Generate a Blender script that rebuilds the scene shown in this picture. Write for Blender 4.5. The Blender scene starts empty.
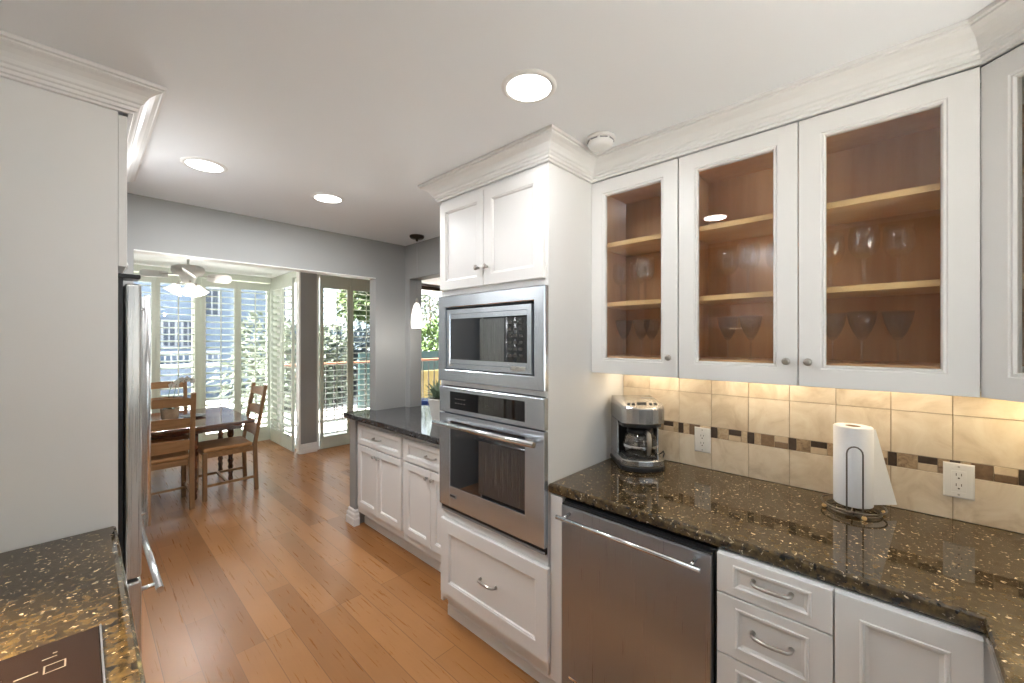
import bpy, bmesh, math, random
from mathutils import Vector, Matrix

random.seed(7)
SC = bpy.context.scene
COL = SC.collection
PI = math.pi

# ------------------------------------------------------------------ camera
cd = bpy.data.cameras.new('camera')
cam = bpy.data.objects.new('camera', cd)
COL.objects.link(cam)
cam.location = (0, 0, 1.516)
cam.rotation_euler = (PI / 2, 0, math.radians(-46.85))
cd.sensor_width = 36.0
cd.lens = 404.5 / 1024 * 36
cd.shift_y = -2.2 / 1024
cd.clip_start = 0.02
cd.clip_end = 300
SC.camera = cam

# ------------------------------------------------------------------ exposure, world, lights
SC.view_settings.view_transform = 'Standard'
SC.view_settings.look = 'None'
SC.view_settings.gamma = 1
SC.view_settings.use_curve_mapping = False
SC.view_settings.exposure = 0.55
SC.cycles.use_denoising = True
SC.cycles.max_bounces = 10
SC.cycles.diffuse_bounces = 6
SC.cycles.glossy_bounces = 5
SC.cycles.transparent_max_bounces = 24
SC.cycles.sample_clamp_indirect = 8

WORLD_STRENGTH = 2.3
CAN_POWER = (3.6, 9.0, 10.0, 2.6)
w = bpy.data.worlds.new('world')
SC.world = w
w.use_nodes = True
bg = w.node_tree.nodes['Background']
bg.inputs[0].default_value = (0.82, 0.92, 1.0, 1)
bg.inputs[1].default_value = WORLD_STRENGTH

sd = bpy.data.lights.new('sun', 'SUN')
sd.energy = 72.0
sd.angle = 0.05
sd.color = (1.0, 0.95, 0.86)
sun = bpy.data.objects.new('sun', sd)
COL.objects.link(sun)
sun.rotation_euler = (0, math.radians(-46), 0)   # sun runs along the window walls, outside only


def area(name, loc, size, power, color, shape='DISK', size_y=None, rot=(0, 0, 0), spread=180):
    d = bpy.data.lights.new(name, 'AREA')
    d.shape = shape
    d.size = size
    if size_y:
        d.size_y = size_y
    d.energy = power
    d.color = color
    o = bpy.data.objects.new(name, d)
    COL.objects.link(o)
    o.location = loc
    o.rotation_euler = rot
    d.spread = math.radians(spread)
    return o


KZ = 2.355            # kitchen ceiling
DZ = 2.445            # dining ceiling
CANS = [(1.02, 0.879), (0.408, 2.412), (1.005, 2.44), (0.408, 0.879)]
CANW = (0.97, 0.985, 1.0)
for (cx, cy), cp in zip(CANS, CAN_POWER):
    area('can_lamp', (cx, cy, KZ - 0.012), 0.13, cp, CANW)
for k in range(3):
    a = math.radians(-46.85 + 20 + 120 * k) + PI
    pl = bpy.data.lights.new('fan_bulb', 'POINT')
    pl.energy = 6
    pl.color = (1.0, 0.96, 0.9)
    pl.shadow_soft_size = 0.03
    po = bpy.data.objects.new('fan_bulb', pl)
    COL.objects.link(po)
    po.location = (0.775 + .16 * math.cos(a), 5.40 + .16 * math.sin(a), 1.91)
pl = bpy.data.lights.new('pendant_bulb', 'POINT')
pl.energy = 3
pl.color = (1.0, 0.96, 0.9)
pl.shadow_soft_size = 0.03
po = bpy.data.objects.new('pendant_bulb', pl)
COL.objects.link(po)
po.location = (1.865, 2.805, 1.59)
# lamps under the wall cabinets and in the range hood
UNDER = [(1.90, 0.84, 0.30), (1.90, 0.40, 0.30), (1.90, 0.0, 0.26)]
for (ux, uy, ul), up_w in zip(UNDER, (0.50, 0.58, 0.34)):
    area('under_cabinet_lamp', (ux, uy, 1.398), 0.03, up_w, (1.0, 0.85, 0.63), 'RECTANGLE', ul)
area('under_corner_lamp', (1.86, -0.36, 1.398), 0.05, 0.9, (1.0, 0.78, 0.45), 'RECTANGLE', 0.16)
area('hood_lamp', (-0.38, 0.95, 1.595), 0.10, 15.0, (1.0, 0.76, 0.42), spread=85)


# ------------------------------------------------------------------ material helpers
def new_mat(name):
    m = bpy.data.materials.new(name)
    m.use_nodes = True
    nt = m.node_tree
    b = nt.nodes['Principled BSDF']
    return m, nt, b


def simple(name, color, rough=0.5, metal=0.0, spec=0.5, emit=None, estr=0, noise=None, bump=0):
    """Principled with a faint procedural mottling so that no surface is perfectly flat."""
    m, nt, b = new_mat(name)
    b.inputs['Base Color'].default_value = (*color, 1)
    b.inputs['Roughness'].default_value = rough
    b.inputs['Metallic'].default_value = metal
    b.inputs['Specular IOR Level'].default_value = spec
    if emit:
        b.inputs['Emission Color'].default_value = (*emit, 1)
        b.inputs['Emission Strength'].default_value = estr
    if noise:
        sc, amt = noise
        tc = nt.nodes.new('ShaderNodeTexCoord')
        n = nt.nodes.new('ShaderNodeTexNoise')
        n.inputs['Scale'].default_value = sc
        n.inputs['Detail'].default_value = 4
        nt.links.new(tc.outputs['Object'], n.inputs['Vector'])
        mx = nt.nodes.new('ShaderNodeMix')
        mx.data_type = 'RGBA'
        mx.inputs[6].default_value = (*[c * (1 - amt) for c in color], 1)
        mx.inputs[7].default_value = (*[min(1, c * (1 + amt)) for c in color], 1)
        nt.links.new(n.outputs['Fac'], mx.inputs[0])
        nt.links.new(mx.outputs[2], b.inputs['Base Color'])
        if bump:
            bp = nt.nodes.new('ShaderNodeBump')
            bp.inputs['Strength'].default_value = bump
            bp.inputs['Distance'].default_value = 0.002
            nt.links.new(n.outputs['Fac'], bp.inputs['Height'])
            nt.links.new(bp.outputs[0], b.inputs['Normal'])
    return m


def ramp(nt, stops):
    r = nt.nodes.new('ShaderNodeValToRGB')
    e = r.color_ramp.elements
    while len(e) < len(stops):
        e.new(0.5)
    for k, (p, c) in enumerate(stops):
        e[k].position = p
        e[k].color = (*c, 1) if len(c) == 3 else c
    return r


def wood(name, c1, c2, axis='x', scale=1.0, rough=0.45, spec=0.4):
    m, nt, b = new_mat(name)
    tc = nt.nodes.new('ShaderNodeTexCoord')
    mp = nt.nodes.new('ShaderNodeMapping')
    s = {'x': (2, 26, 26), 'y': (26, 2, 26), 'z': (26, 26, 2)}[axis]
    mp.inputs['Scale'].default_value = [v * scale for v in s]
    n = nt.nodes.new('ShaderNodeTexNoise')
    n.inputs['Scale'].default_value = 1.0
    n.inputs['Detail'].default_value = 6
    n.inputs['Roughness'].default_value = 0.6
    nt.links.new(tc.outputs['Object'], mp.inputs[0])
    nt.links.new(mp.outputs[0], n.inputs['Vector'])
    r = ramp(nt, [(0.3, c1), (0.7, c2)])
    nt.links.new(n.outputs['Fac'], r.inputs[0])
    nt.links.new(r.outputs[0], b.inputs['Base Color'])
    b.inputs['Roughness'].default_value = rough
    b.inputs['Specular IOR Level'].default_value = spec
    return m


def steel(name, color=(0.66, 0.715, 0.78), rough=0.26, axis='y', aniso=0.5, metal=0.88):
    m, nt, b = new_mat(name)
    tc = nt.nodes.new('ShaderNodeTexCoord')
    mp = nt.nodes.new('ShaderNodeMapping')
    s = {'x': (3, 420, 420), 'y': (420, 3, 420), 'z': (420, 420, 3)}[axis]
    mp.inputs['Scale'].default_value = s
    n = nt.nodes.new('ShaderNodeTexNoise')
    n.inputs['Scale'].default_value = 1.0
    n.inputs['Detail'].default_value = 3
    nt.links.new(tc.outputs['Object'], mp.inputs[0])
    nt.links.new(mp.outputs[0], n.inputs['Vector'])
    mr = nt.nodes.new('ShaderNodeMapRange')
    mr.inputs[3].default_value = rough - 0.05
    mr.inputs[4].default_value = rough + 0.06
    nt.links.new(n.outputs['Fac'], mr.inputs[0])
    nt.links.new(mr.outputs[0], b.inputs['Roughness'])
    # gentle unevenness of sheet metal bends the reflections
    n2 = nt.nodes.new('ShaderNodeTexNoise')
    n2.inputs['Scale'].default_value = 5.0
    n2.inputs['Detail'].default_value = 1
    nt.links.new(tc.outputs['Object'], n2.inputs['Vector'])
    bp = nt.nodes.new('ShaderNodeBump')
    bp.inputs['Strength'].default_value = 0.25
    bp.inputs['Distance'].default_value = 0.01
    nt.links.new(n2.outputs['Fac'], bp.inputs['Height'])
    nt.links.new(bp.outputs[0], b.inputs['Normal'])
    b.inputs['Base Color'].default_value = (*color, 1)
    b.inputs['Metallic'].default_value = metal
    b.inputs['Anisotropic'].default_value = aniso
    return m


def thin_glass(name, tint=(0.96, 0.97, 0.96), refl=1.0, rough=0.0):
    m = bpy.data.materials.new(name)
    m.use_nodes = True
    nt = m.node_tree
    nt.nodes.clear()
    out = nt.nodes.new('ShaderNodeOutputMaterial')
    tr = nt.nodes.new('ShaderNodeBsdfTransparent')
    tr.inputs[0].default_value = (*tint, 1)
    gl = nt.nodes.new('ShaderNodeBsdfGlossy')
    gl.inputs['Roughness'].default_value = rough
    gl.inputs[0].default_value = (1, 1, 1, 1)
    fr = nt.nodes.new('ShaderNodeLayerWeight')          # schlick reflectance, same from both sides
    fr.inputs['Blend'].default_value = 0.5
    pw = nt.nodes.new('ShaderNodeMath')
    pw.operation = 'POWER'
    pw.inputs[1].default_value = 5.0
    ml = nt.nodes.new('ShaderNodeMath')
    ml.operation = 'MULTIPLY_ADD'
    ml.inputs[1].default_value = 0.75
    ml.inputs[2].default_value = 0.04 * refl
    ml.use_clamp = True
    mx = nt.nodes.new('ShaderNodeMixShader')
    nt.links.new(fr.outputs['Facing'], pw.inputs[0])
    nt.links.new(pw.outputs[0], ml.inputs[0])
    nt.links.new(ml.outputs[0], mx.inputs[0])
    nt.links.new(tr.outputs[0], mx.inputs[1])
    nt.links.new(gl.outputs[0], mx.inputs[2])
    nt.links.new(mx.outputs[0], out.inputs[0])
    return m


def granite(name, base1, base2, fleck, amount, rough=0.05, scale=75.0):
    m, nt, b = new_mat(name)
    tc = nt.nodes.new('ShaderNodeTexCoord')
    n = nt.nodes.new('ShaderNodeTexNoise')
    n.inputs['Scale'].default_value = 48
    n.inputs['Detail'].default_value = 5
    n.inputs['Roughness'].default_value = 0.65
    nt.links.new(tc.outputs['Object'], n.inputs['Vector'])
    r = ramp(nt, [(0.38, base1), (0.66, base2)])
    nt.links.new(n.outputs['Fac'], r.inputs[0])
    # irregular mineral flecks: the peaks of a fine noise, coloured patch by patch
    nf = nt.nodes.new('ShaderNodeTexNoise')
    nf.inputs['Scale'].default_value = scale
    nf.inputs['Detail'].default_value = 2.5
    nf.inputs['Distortion'].default_value = 0.6
    nt.links.new(tc.outputs['Object'], nf.inputs['Vector'])
    mr = nt.nodes.new('ShaderNodeMapRange')
    mr.inputs[1].default_value = 1 - amount
    mr.inputs[2].default_value = 1 - amount + 0.035
    nt.links.new(nf.outputs['Fac'], mr.inputs[0])
    v = nt.nodes.new('ShaderNodeTexNoise')
    v.inputs['Scale'].default_value = scale * 0.35
    nt.links.new(tc.outputs['Object'], v.inputs['Vector'])
    fc = ramp(nt, [(0.38, tuple(c * 0.35 for c in fleck)), (0.62, fleck)])
    nt.links.new(v.outputs['Fac'], fc.inputs[0])
    mx = nt.nodes.new('ShaderNodeMix')
    mx.data_type = 'RGBA'
    nt.links.new(mr.outputs[0], mx.inputs[0])
    nt.links.new(r.outputs[0], mx.inputs[6])
    nt.links.new(fc.outputs[0], mx.inputs[7])
    # black crystals
    v2 = nt.nodes.new('ShaderNodeTexNoise')
    v2.inputs['Scale'].default_value = scale * 0.55
    v2.inputs['Detail'].default_value = 4
    nt.links.new(tc.outputs['Object'], v2.inputs['Vector'])
    g2 = nt.nodes.new('ShaderNodeMapRange')
    g2.inputs[1].default_value = 0.42
    g2.inputs[2].default_value = 0.36
    nt.links.new(v2.outputs['Fac'], g2.inputs[0])
    mx2 = nt.nodes.new('ShaderNodeMix')
    mx2.data_type = 'RGBA'
    mx2.inputs[7].default_value = (0.006, 0.006, 0.006, 1)
    nt.links.new(g2.outputs[0], mx2.inputs[0])
    nt.links.new(mx.outputs[2], mx2.inputs[6])
    nt.links.new(mx2.outputs[2], b.inputs['Base Color'])
    b.inputs['Roughness'].default_value = rough
    b.inputs['Specular IOR Level'].default_value = 0.6
    return m


def floor_mat():
    m, nt, b = new_mat('floor_oak')
    tc = nt.nodes.new('ShaderNodeTexCoord')
    mp = nt.nodes.new('ShaderNodeMapping')
    mp.inputs['Rotation'].default_value = (0, 0, PI / 2)
    nt.links.new(tc.outputs['Object'], mp.inputs[0])
    br = nt.nodes.new('ShaderNodeTexBrick')
    br.offset = 0.37
    br.offset_frequency = 3
    br.inputs['Color1'].default_value = (0, 0, 0, 1)
    br.inputs['Color2'].default_value = (1, 1, 1, 1)
    br.inputs['Mortar'].default_value = (0.5, 0.5, 0.5, 1)
    br.inputs['Scale'].default_value = 1
    br.inputs['Mortar Size'].default_value = 0.0014
    br.inputs['Mortar Smooth'].default_value = 0.2
    br.inputs['Brick Width'].default_value = 1.15
    br.inputs['Row Height'].default_value = 0.127
    nt.links.new(mp.outputs[0], br.inputs['Vector'])
    mp2 = nt.nodes.new('ShaderNodeMapping')
    mp2.inputs['Scale'].default_value = (70, 3.0, 1)
    nt.links.new(tc.outputs['Object'], mp2.inputs[0])
    n = nt.nodes.new('ShaderNodeTexNoise')
    n.inputs['Scale'].default_value = 1
    n.inputs['Detail'].default_value = 7
    n.inputs['Roughness'].default_value = 0.62
    nt.links.new(mp2.outputs[0], n.inputs['Vector'])
    n3 = nt.nodes.new('ShaderNodeTexNoise')
    n3.inputs['Scale'].default_value = 5
    n3.inputs['Detail'].default_value = 2
    nt.links.new(tc.outputs['Object'], n3.inputs['Vector'])
    a = nt.nodes.new('ShaderNodeMix')
    a.data_type = 'RGBA'
    a.inputs[0].default_value = 0.72
    nt.links.new(n.outputs['Fac'], a.inputs[6])
    nt.links.new(br.outputs['Color'], a.inputs[7])
    a2 = nt.nodes.new('ShaderNodeMix')
    a2.data_type = 'RGBA'
    a2.inputs[0].default_value = 0.25
    nt.links.new(a.outputs[2], a2.inputs[6])
    nt.links.new(n3.outputs['Fac'], a2.inputs[7])
    r = ramp(nt, [(0.15, (0.235, 0.095, 0.028)), (0.5, (0.33, 0.145, 0.047)), (0.85, (0.43, 0.20, 0.072))])
    nt.links.new(a2.outputs[2], r.inputs[0])
    mx = nt.nodes.new('ShaderNodeMix')
    mx.data_type = 'RGBA'
    mx.inputs[7].default_value = (0.16, 0.07, 0.025, 1)
    nt.links.new(br.outputs['Fac'], mx.inputs[0])
    nt.links.new(r.outputs[0], mx.inputs[6])
    nt.links.new(mx.outputs[2], b.inputs['Base Color'])
    mr = nt.nodes.new('ShaderNodeMapRange')
    mr.inputs[3].default_value = 0.22
    mr.inputs[4].default_value = 0.36
    nt.links.new(n.outputs['Fac'], mr.inputs[0])
    nt.links.new(mr.outputs[0], b.inputs['Roughness'])
    bp = nt.nodes.new('ShaderNodeBump')
    bp.inputs['Strength'].default_value = 0.03
    bp.inputs['Distance'].default_value = 0.002
    nt.links.new(n.outputs['Fac'], bp.inputs['Height'])
    nt.links.new(bp.outputs[0], b.inputs['Normal'])
    b.inputs['Specular IOR Level'].default_value = 0.5
    return m


def stone(name, cols, scale=9.0, rough=0.35, contrast=(0.3, 0.7), island=0.25):
    m, nt, b = new_mat(name)
    tc = nt.nodes.new('ShaderNodeTexCoord')
    ge = nt.nodes.new('ShaderNodeNewGeometry')
    va = nt.nodes.new('ShaderNodeVectorMath')
    va.operation = 'ADD'
    mul = nt.nodes.new('ShaderNodeMath')
    mul.operation = 'MULTIPLY'
    mul.inputs[1].default_value = 37.0
    nt.links.new(ge.outputs['Random Per Island'], mul.inputs[0])
    cb = nt.nodes.new('ShaderNodeCombineXYZ')
    nt.links.new(mul.outputs[0], cb.inputs[0])
    nt.links.new(mul.outputs[0], cb.inputs[2])
    nt.links.new(tc.outputs['Object'], va.inputs[0])
    nt.links.new(cb.outputs[0], va.inputs[1])
    n = nt.nodes.new('ShaderNodeTexNoise')
    n.inputs['Scale'].default_value = scale
    n.inputs['Detail'].default_value = 7
    n.inputs['Roughness'].default_value = 0.6
    n.inputs['Distortion'].default_value = 1.2
    nt.links.new(va.outputs[0], n.inputs['Vector'])
    a = nt.nodes.new('ShaderNodeMix')
    a.data_type = 'FLOAT'
    a.inputs[0].default_value = island
    nt.links.new(n.outputs['Fac'], a.inputs[2])
    nt.links.new(ge.outputs['Random Per Island'], a.inputs[3])
    k = len(cols)
    r = ramp(nt, [(contrast[0] + (contrast[1] - contrast[0]) * i / (k - 1), c) for i, c in enumerate(cols)])
    nt.links.new(a.outputs[0], r.inputs[0])
    nt.links.new(r.outputs[0], b.inputs['Base Color'])
    b.inputs['Roughness'].default_value = rough
    return m


M = {}
M['white'] = simple('cabinet_paint', (0.76, 0.75, 0.735), 0.38, noise=(3, 0.015))
M['ceiling'] = simple('ceiling_paint', (0.84, 0.86, 0.885), 0.45, noise=(2, 0.01))
M['wall'] = simple('wall_paint', (0.31, 0.312, 0.302), 0.6, noise=(2, 0.02))
M['trim'] = simple('trim_paint', (0.80, 0.79, 0.77), 0.4, noise=(4, 0.01))
M['shutter'] = simple('shutter_paint', (0.62, 0.66, 0.58), 0.45, noise=(4, 0.01))
M['floor'] = floor_mat()
M['granite'] = granite('brown_granite', (0.032, 0.022, 0.013), (0.118, 0.078, 0.032), (0.85, 0.69, 0.46), 0.36, 0.05, 95.0)
M['granite_gray'] = granite('dark_gray_granite', (0.030, 0.030, 0.031), (0.085, 0.085, 0.088), (0.30, 0.30, 0.31), 0.38, 0.07)
M['steel'] = steel('brushed_steel', rough=0.24)
M['steel_dw'] = steel('dishwasher_steel', (0.37, 0.39, 0.42), rough=0.29, axis='z', metal=0.86)
M['steel_dark'] = steel('coffee_maker_steel', (0.46, 0.46, 0.46), rough=0.24, axis='x')
M['steel_v'] = steel('fridge_steel', (0.60, 0.59, 0.57), rough=0.28, axis='z')
M['chrome'] = simple('polished_metal', (0.74, 0.75, 0.76), 0.22, 1.0)
M['nickel'] = simple('satin_nickel', (0.50, 0.48, 0.45), 0.28, 1.0)
M['black'] = simple('black_plastic', (0.012, 0.012, 0.013), 0.4)
M['blackglass'] = simple('black_glass', (0.006, 0.006, 0.007), 0.03, spec=0.8)
M['cookglass'] = simple('brown_black_glass', (0.016, 0.009, 0.007), 0.06, spec=0.25)
M['ovenglass'] = simple('oven_window_glass', (0.010, 0.013, 0.018), 0.02, spec=0.5)
M['ovenglass'].node_tree.nodes['Principled BSDF'].inputs['IOR'].default_value = 2.5
M['gray'] = simple('gray_plastic', (0.25, 0.25, 0.26), 0.4)
M['maple'] = wood('maple_interior', (0.62, 0.36, 0.19), (0.72, 0.46, 0.25), 'z', 0.8, 0.45)
M['maple_light'] = wood('maple_shelf', (0.76, 0.50, 0.23), (0.82, 0.57, 0.28), 'y', 0.8, 0.4)
M['pane'] = thin_glass('cabinet_pane_glass', (0.95, 0.95, 0.94), 1.0)
M['window_glass'] = thin_glass('window_glass', (0.97, 0.98, 0.98), 1.0)
M['stemglass'] = thin_glass('clear_stem_glass', (0.975, 0.98, 0.98), 1.4)
M['smokeglass'] = thin_glass('tinted_bowl_glass', (0.89, 0.90, 0.92), 0.9)
M['carafe'] = thin_glass('carafe_glass', (0.88, 0.87, 0.86), 2.0)
M['lampglass'] = simple('frosted_lamp_glass', (0.9, 0.9, 0.88), 0.4, emit=(1.0, 0.95, 0.88), estr=0.6)
M['lens'] = simple('lamp_lens', (0.9, 0.9, 0.9), 0.5, emit=(1.0, 0.97, 0.93), estr=4.0)
M['warmlens'] = simple('warm_lamp_lens', (0.9, 0.9, 0.9), 0.5, emit=(1.0, 0.80, 0.52), estr=3.0)
M['plastic'] = simple('white_plastic', (0.82, 0.81, 0.79), 0.35)
M['slot'] = simple('outlet_slot', (0.10, 0.09, 0.08), 0.5)
M['paper'] = simple('paper_towel', (0.86, 0.86, 0.87), 0.9, noise=(120, 0.02), bump=0.3)
M['cardboard'] = simple('cardboard', (0.33, 0.23, 0.15), 0.9, noise=(60, 0.1))
M['bronze'] = simple('dark_bronze', (0.06, 0.045, 0.035), 0.35, 1.0)
M['wire'] = simple('dull_wire', (0.20, 0.18, 0.16), 0.3, 1.0)
M['chairwood'] = wood('chair_oak', (0.20, 0.105, 0.045), (0.33, 0.19, 0.09), 'z', 1.2, 0.45)
M['slatwood'] = wood('chair_slat_oak', (0.24, 0.125, 0.05), (0.38, 0.21, 0.095), 'x', 1.2, 0.45)
M['leather'] = simple('tan_leather', (0.42, 0.22, 0.085), 0.6, noise=(14, 0.22))
M['tablewood'] = wood('mahogany_table', (0.085, 0.026, 0.014), (0.15, 0.05, 0.026), 'x', 1.0, 0.10, 0.5)
M['tablewood'].node_tree.nodes['Principled BSDF'].inputs['IOR'].default_value = 2.4
M['pot'] = simple('white_ceramic', (0.68, 0.66, 0.62), 0.5, noise=(20, 0.05))
M['basket'] = simple('tan_planter', (0.45, 0.32, 0.20), 0.8, noise=(60, 0.3))
M['leaf'] = simple('gray_green_leaf', (0.20, 0.27, 0.19), 0.5, noise=(9, 0.35))
M['darkleaf'] = simple('dark_green_leaf', (0.035, 0.085, 0.025), 0.4, noise=(9, 0.3))
M['petal'] = simple('white_petal', (0.82, 0.78, 0.72), 0.6)
M['fanwhite'] = simple('fan_white', (0.78, 0.79, 0.76), 0.4, noise=(6, 0.02))
M['travertine'] = stone('cream_travertine', [(0.54, 0.42, 0.29), (0.72, 0.61, 0.47), (0.82, 0.73, 0.60)], 8.0, contrast=(0.28, 0.70), island=0.10)
M['grout'] = simple('tile_grout', (0.45, 0.35, 0.24), 0.8, noise=(80, 0.08))
M['mos_dark'] = stone('dark_brown_mosaic', [(0.045, 0.030, 0.022), (0.085, 0.06, 0.045)], 30)
M['mos_brown'] = stone('brown_mosaic', [(0.16, 0.10, 0.06), (0.27, 0.18, 0.11)], 30)
M['mos_marble'] = stone('marbled_mosaic', [(0.20, 0.13, 0.08), (0.45, 0.33, 0.21), (0.62, 0.50, 0.35)], 40)
M['mos_light'] = stone('cream_mosaic', [(0.58, 0.46, 0.32), (0.70, 0.57, 0.41)], 25)
M['mark'] = simple('white_print', (0.14, 0.125, 0.11), 0.5)
M['ring'] = simple('gray_print', (0.06, 0.055, 0.05), 0.3)
M['bluewall'] = simple('blue_gray_siding', (0.085, 0.120, 0.175), 0.8, noise=(2, 0.08))
M['bluedark'] = simple('slate_roof', (0.02, 0.032, 0.055), 0.8, noise=(4, 0.1))
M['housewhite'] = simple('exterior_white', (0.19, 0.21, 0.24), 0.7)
M['ground'] = simple('ground_paving', (0.52, 0.51, 0.50), 0.9, noise=(1.5, 0.12))
M['deck'] = simple('pale_deck', (0.72, 0.71, 0.70), 0.9, noise=(1.5, 0.06))
M['hedge'] = simple('hedge_leaf', (0.030, 0.060, 0.008), 0.7, noise=(3, 0.5))
M['graytree'] = simple('olive_leaf', (0.085, 0.105, 0.075), 0.7, noise=(3, 0.35))
M['bluetree'] = simple('blue_gray_leaf', (0.055, 0.078, 0.095), 0.7, noise=(3, 0.35))  # even blue-gray leaf colour with random mottling
M['bark'] = simple('bark', (0.12, 0.085, 0.06), 0.9, noise=(8, 0.3))
M['railwood'] = simple('redwood_rail', (0.30, 0.13, 0.075), 0.6, noise=(10, 0.15))
M['iron'] = simple('dark_iron', (0.035, 0.03, 0.03), 0.5)
M['yellow'] = simple('sunlit_patch_yellow', (0.13, 0.095, 0.028), 0.9, noise=(3, 0.1))  # yellow of a sunlit patch put into the panel colour
M['teal'] = simple('teal_fence', (0.010, 0.034, 0.034), 0.6, noise=(5, 0.15))
M['bluepot'] = simple('blue_glaze', (0.02, 0.05, 0.20), 0.2)


# ------------------------------------------------------------------ mesh helpers
class MB:
    def __init__(self):
        self.bm = bmesh.new()

    def _mark(self, before, mi, smooth):
        for f in self.bm.faces:
            if f not in before:
                f.material_index = mi
                f.smooth = smooth

    def face(self, vs, mi=0, smooth=False):
        try:
            f = self.bm.faces.new(vs)
        except ValueError:
            return None
        f.material_index = mi
        f.smooth = smooth
        return f

    def box(self, x0, x1, y0, y1, z0, z1, bev=0.0, mi=0, seg=2):
        if x1 < x0: x0, x1 = x1, x0
        if y1 < y0: y0, y1 = y1, y0
        if z1 < z0: z0, z1 = z1, z0
        b = self.bm
        if bev <= 0:
            v = [b.verts.new(p) for p in ((x0, y0, z0), (x1, y0, z0), (x1, y1, z0), (x0, y1, z0),
                                          (x0, y0, z1), (x1, y0, z1), (x1, y1, z1), (x0, y1, z1))]
            for q in ((3, 2, 1, 0), (4, 5, 6, 7), (0, 1, 5, 4), (1, 2, 6, 5), (2, 3, 7, 6), (3, 0, 4, 7)):
                self.face([v[i] for i in q], mi)
            return self
        t = bmesh.new()
        bmesh.ops.create_cube(t, size=1.0, matrix=Matrix.Translation(((x0 + x1) / 2, (y0 + y1) / 2, (z0 + z1) / 2)) @ Matrix.Diagonal((x1 - x0, y1 - y0, z1 - z0, 1)))
        bmesh.ops.bevel(t, geom=t.edges[:], offset=min(bev, 0.45 * min(x1 - x0, y1 - y0, z1 - z0)), segments=seg, affect='EDGES', profile=0.5)
        self._absorb(t, mi, False)
        return self

    def _absorb(self, t, mi, smooth, mat=None):
        mp = {}
        for v in t.verts:
            mp[v] = self.bm.verts.new(mat @ v.co if mat else v.co)
        for f in t.faces:
            self.face([mp[v] for v in f.verts], mi, smooth)
        t.free()

    def obox(self, c, ax, ay, az, sx, sy, sz, mi=0, bev=0.0):
        """box with its own axes, centred at c"""
        t = bmesh.new()
        bmesh.ops.create_cube(t, size=1.0, matrix=Matrix.Diagonal((sx, sy, sz, 1)))
        if bev:
            bmesh.ops.bevel(t, geom=t.edges[:], offset=bev, segments=2, affect='EDGES', profile=0.5)
        ax, ay, az = Vector(ax).normalized(), Vector(ay).normalized(), Vector(az).normalized()
        mat = Matrix(((ax.x, ay.x, az.x, c[0]), (ax.y, ay.y, az.y, c[1]), (ax.z, ay.z, az.z, c[2]), (0, 0, 0, 1)))
        self._absorb(t, mi, False, mat)
        return self

    def bar(self, p, q, wx, wy, up=(0, 0, 1), mi=0, bev=0.0):
        """rectangular bar from p to q"""
        p, q = Vector(p), Vector(q)
        d = (q - p)
        az = d.normalized()
        ax = Vector(up).cross(az)
        if ax.length < 1e-4:
            ax = Vector((1, 0, 0))
        ax.normalize()
        ay = az.cross(ax)
        return self.obox((p + q) / 2, ax, ay, az, wx, wy, d.length, mi, bev)

    def tube(self, pts, r, seg=10, mi=0, closed=False, caps=True):
        pts = [Vector(p) for p in pts]
        n = len(pts)
        rad = r if isinstance(r, (list, tuple)) else [r] * n
        rings = []
        ref = None
        for i, p in enumerate(pts):
            if closed:
                t = (pts[(i + 1) % n] - pts[i - 1]).normalized()
            else:
                t = (pts[min(i + 1, n - 1)] - pts[max(i - 1, 0)]).normalized()
            if ref is None:
                ref = Vector((0, 0, 1)) if abs(t.z) < 0.9 else Vector((1, 0, 0))
            a = (ref - t * ref.dot(t)).normalized()
            ref = a
            c = t.cross(a)
            rings.append([self.bm.verts.new(p + (a * math.cos(2 * PI * k / seg) + c * math.sin(2 * PI * k / seg)) * rad[i]) for k in range(seg)])
        m = n if closed else n - 1
        for i in range(m):
            A, B = rings[i], rings[(i + 1) % n]
            for k in range(seg):
                self.face([A[k], A[(k + 1) % seg], B[(k + 1) % seg], B[k]], mi, True)
        if caps and not closed:
            self.face(list(reversed(rings[0])), mi)
            self.face(rings[-1], mi)
        return self

    def lathe(self, prof, c=(0, 0, 0), seg=24, mi=0, axis=(0, 0, 1), smooth=True, capb=True, capt=True, a0=0.0):
        az = Vector(axis).normalized()
        ax = (Vector((1, 0, 0)) if abs(az.x) < 0.9 else Vector((0, 1, 0)))
        ax = (ax - az * ax.dot(az)).normalized()
        ay = az.cross(ax)
        c = Vector(c)
        rings = []
        for r, z in prof:
            r = max(r, 1e-5)
            rings.append([self.bm.verts.new(c + az * z + (ax * math.cos(a0 + 2 * PI * k / seg) + ay * math.sin(a0 + 2 * PI * k / seg)) * r) for k in range(seg)])
        for A, B in zip(rings[:-1], rings[1:]):
            for k in range(seg):
                self.face([A[k], A[(k + 1) % seg], B[(k + 1) % seg], B[k]], mi, smooth)
        if capb:
            self.face(list(reversed(rings[0])), mi)
        if capt:
            self.face(rings[-1], mi)
        return self

    def prism(self, poly, z0, z1, mi=0, bev=0.0, topbev=None):
        """vertical prism of an x,y polygon"""
        t = bmesh.new()
        lo = [t.verts.new((x, y, z0)) for x, y in poly]
        hi = [t.verts.new((x, y, z1)) for x, y in poly]
        t.faces.new(list(reversed(lo)))
        t.faces.new(hi)
        n = len(poly)
        for i in range(n):
            t.faces.new([lo[i], lo[(i + 1) % n], hi[(i + 1) % n], hi[i]])
        bmesh.ops.recalc_face_normals(t, faces=t.faces[:])
        if bev:
            ed = [e for e in t.edges if abs(e.verts[0].co.z - e.verts[1].co.z) < 1e-6]
            bmesh.ops.bevel(t, geom=ed, offset=bev, segments=3, affect='EDGES', profile=0.5)
        self._absorb(t, mi, False)
        return self

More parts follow.
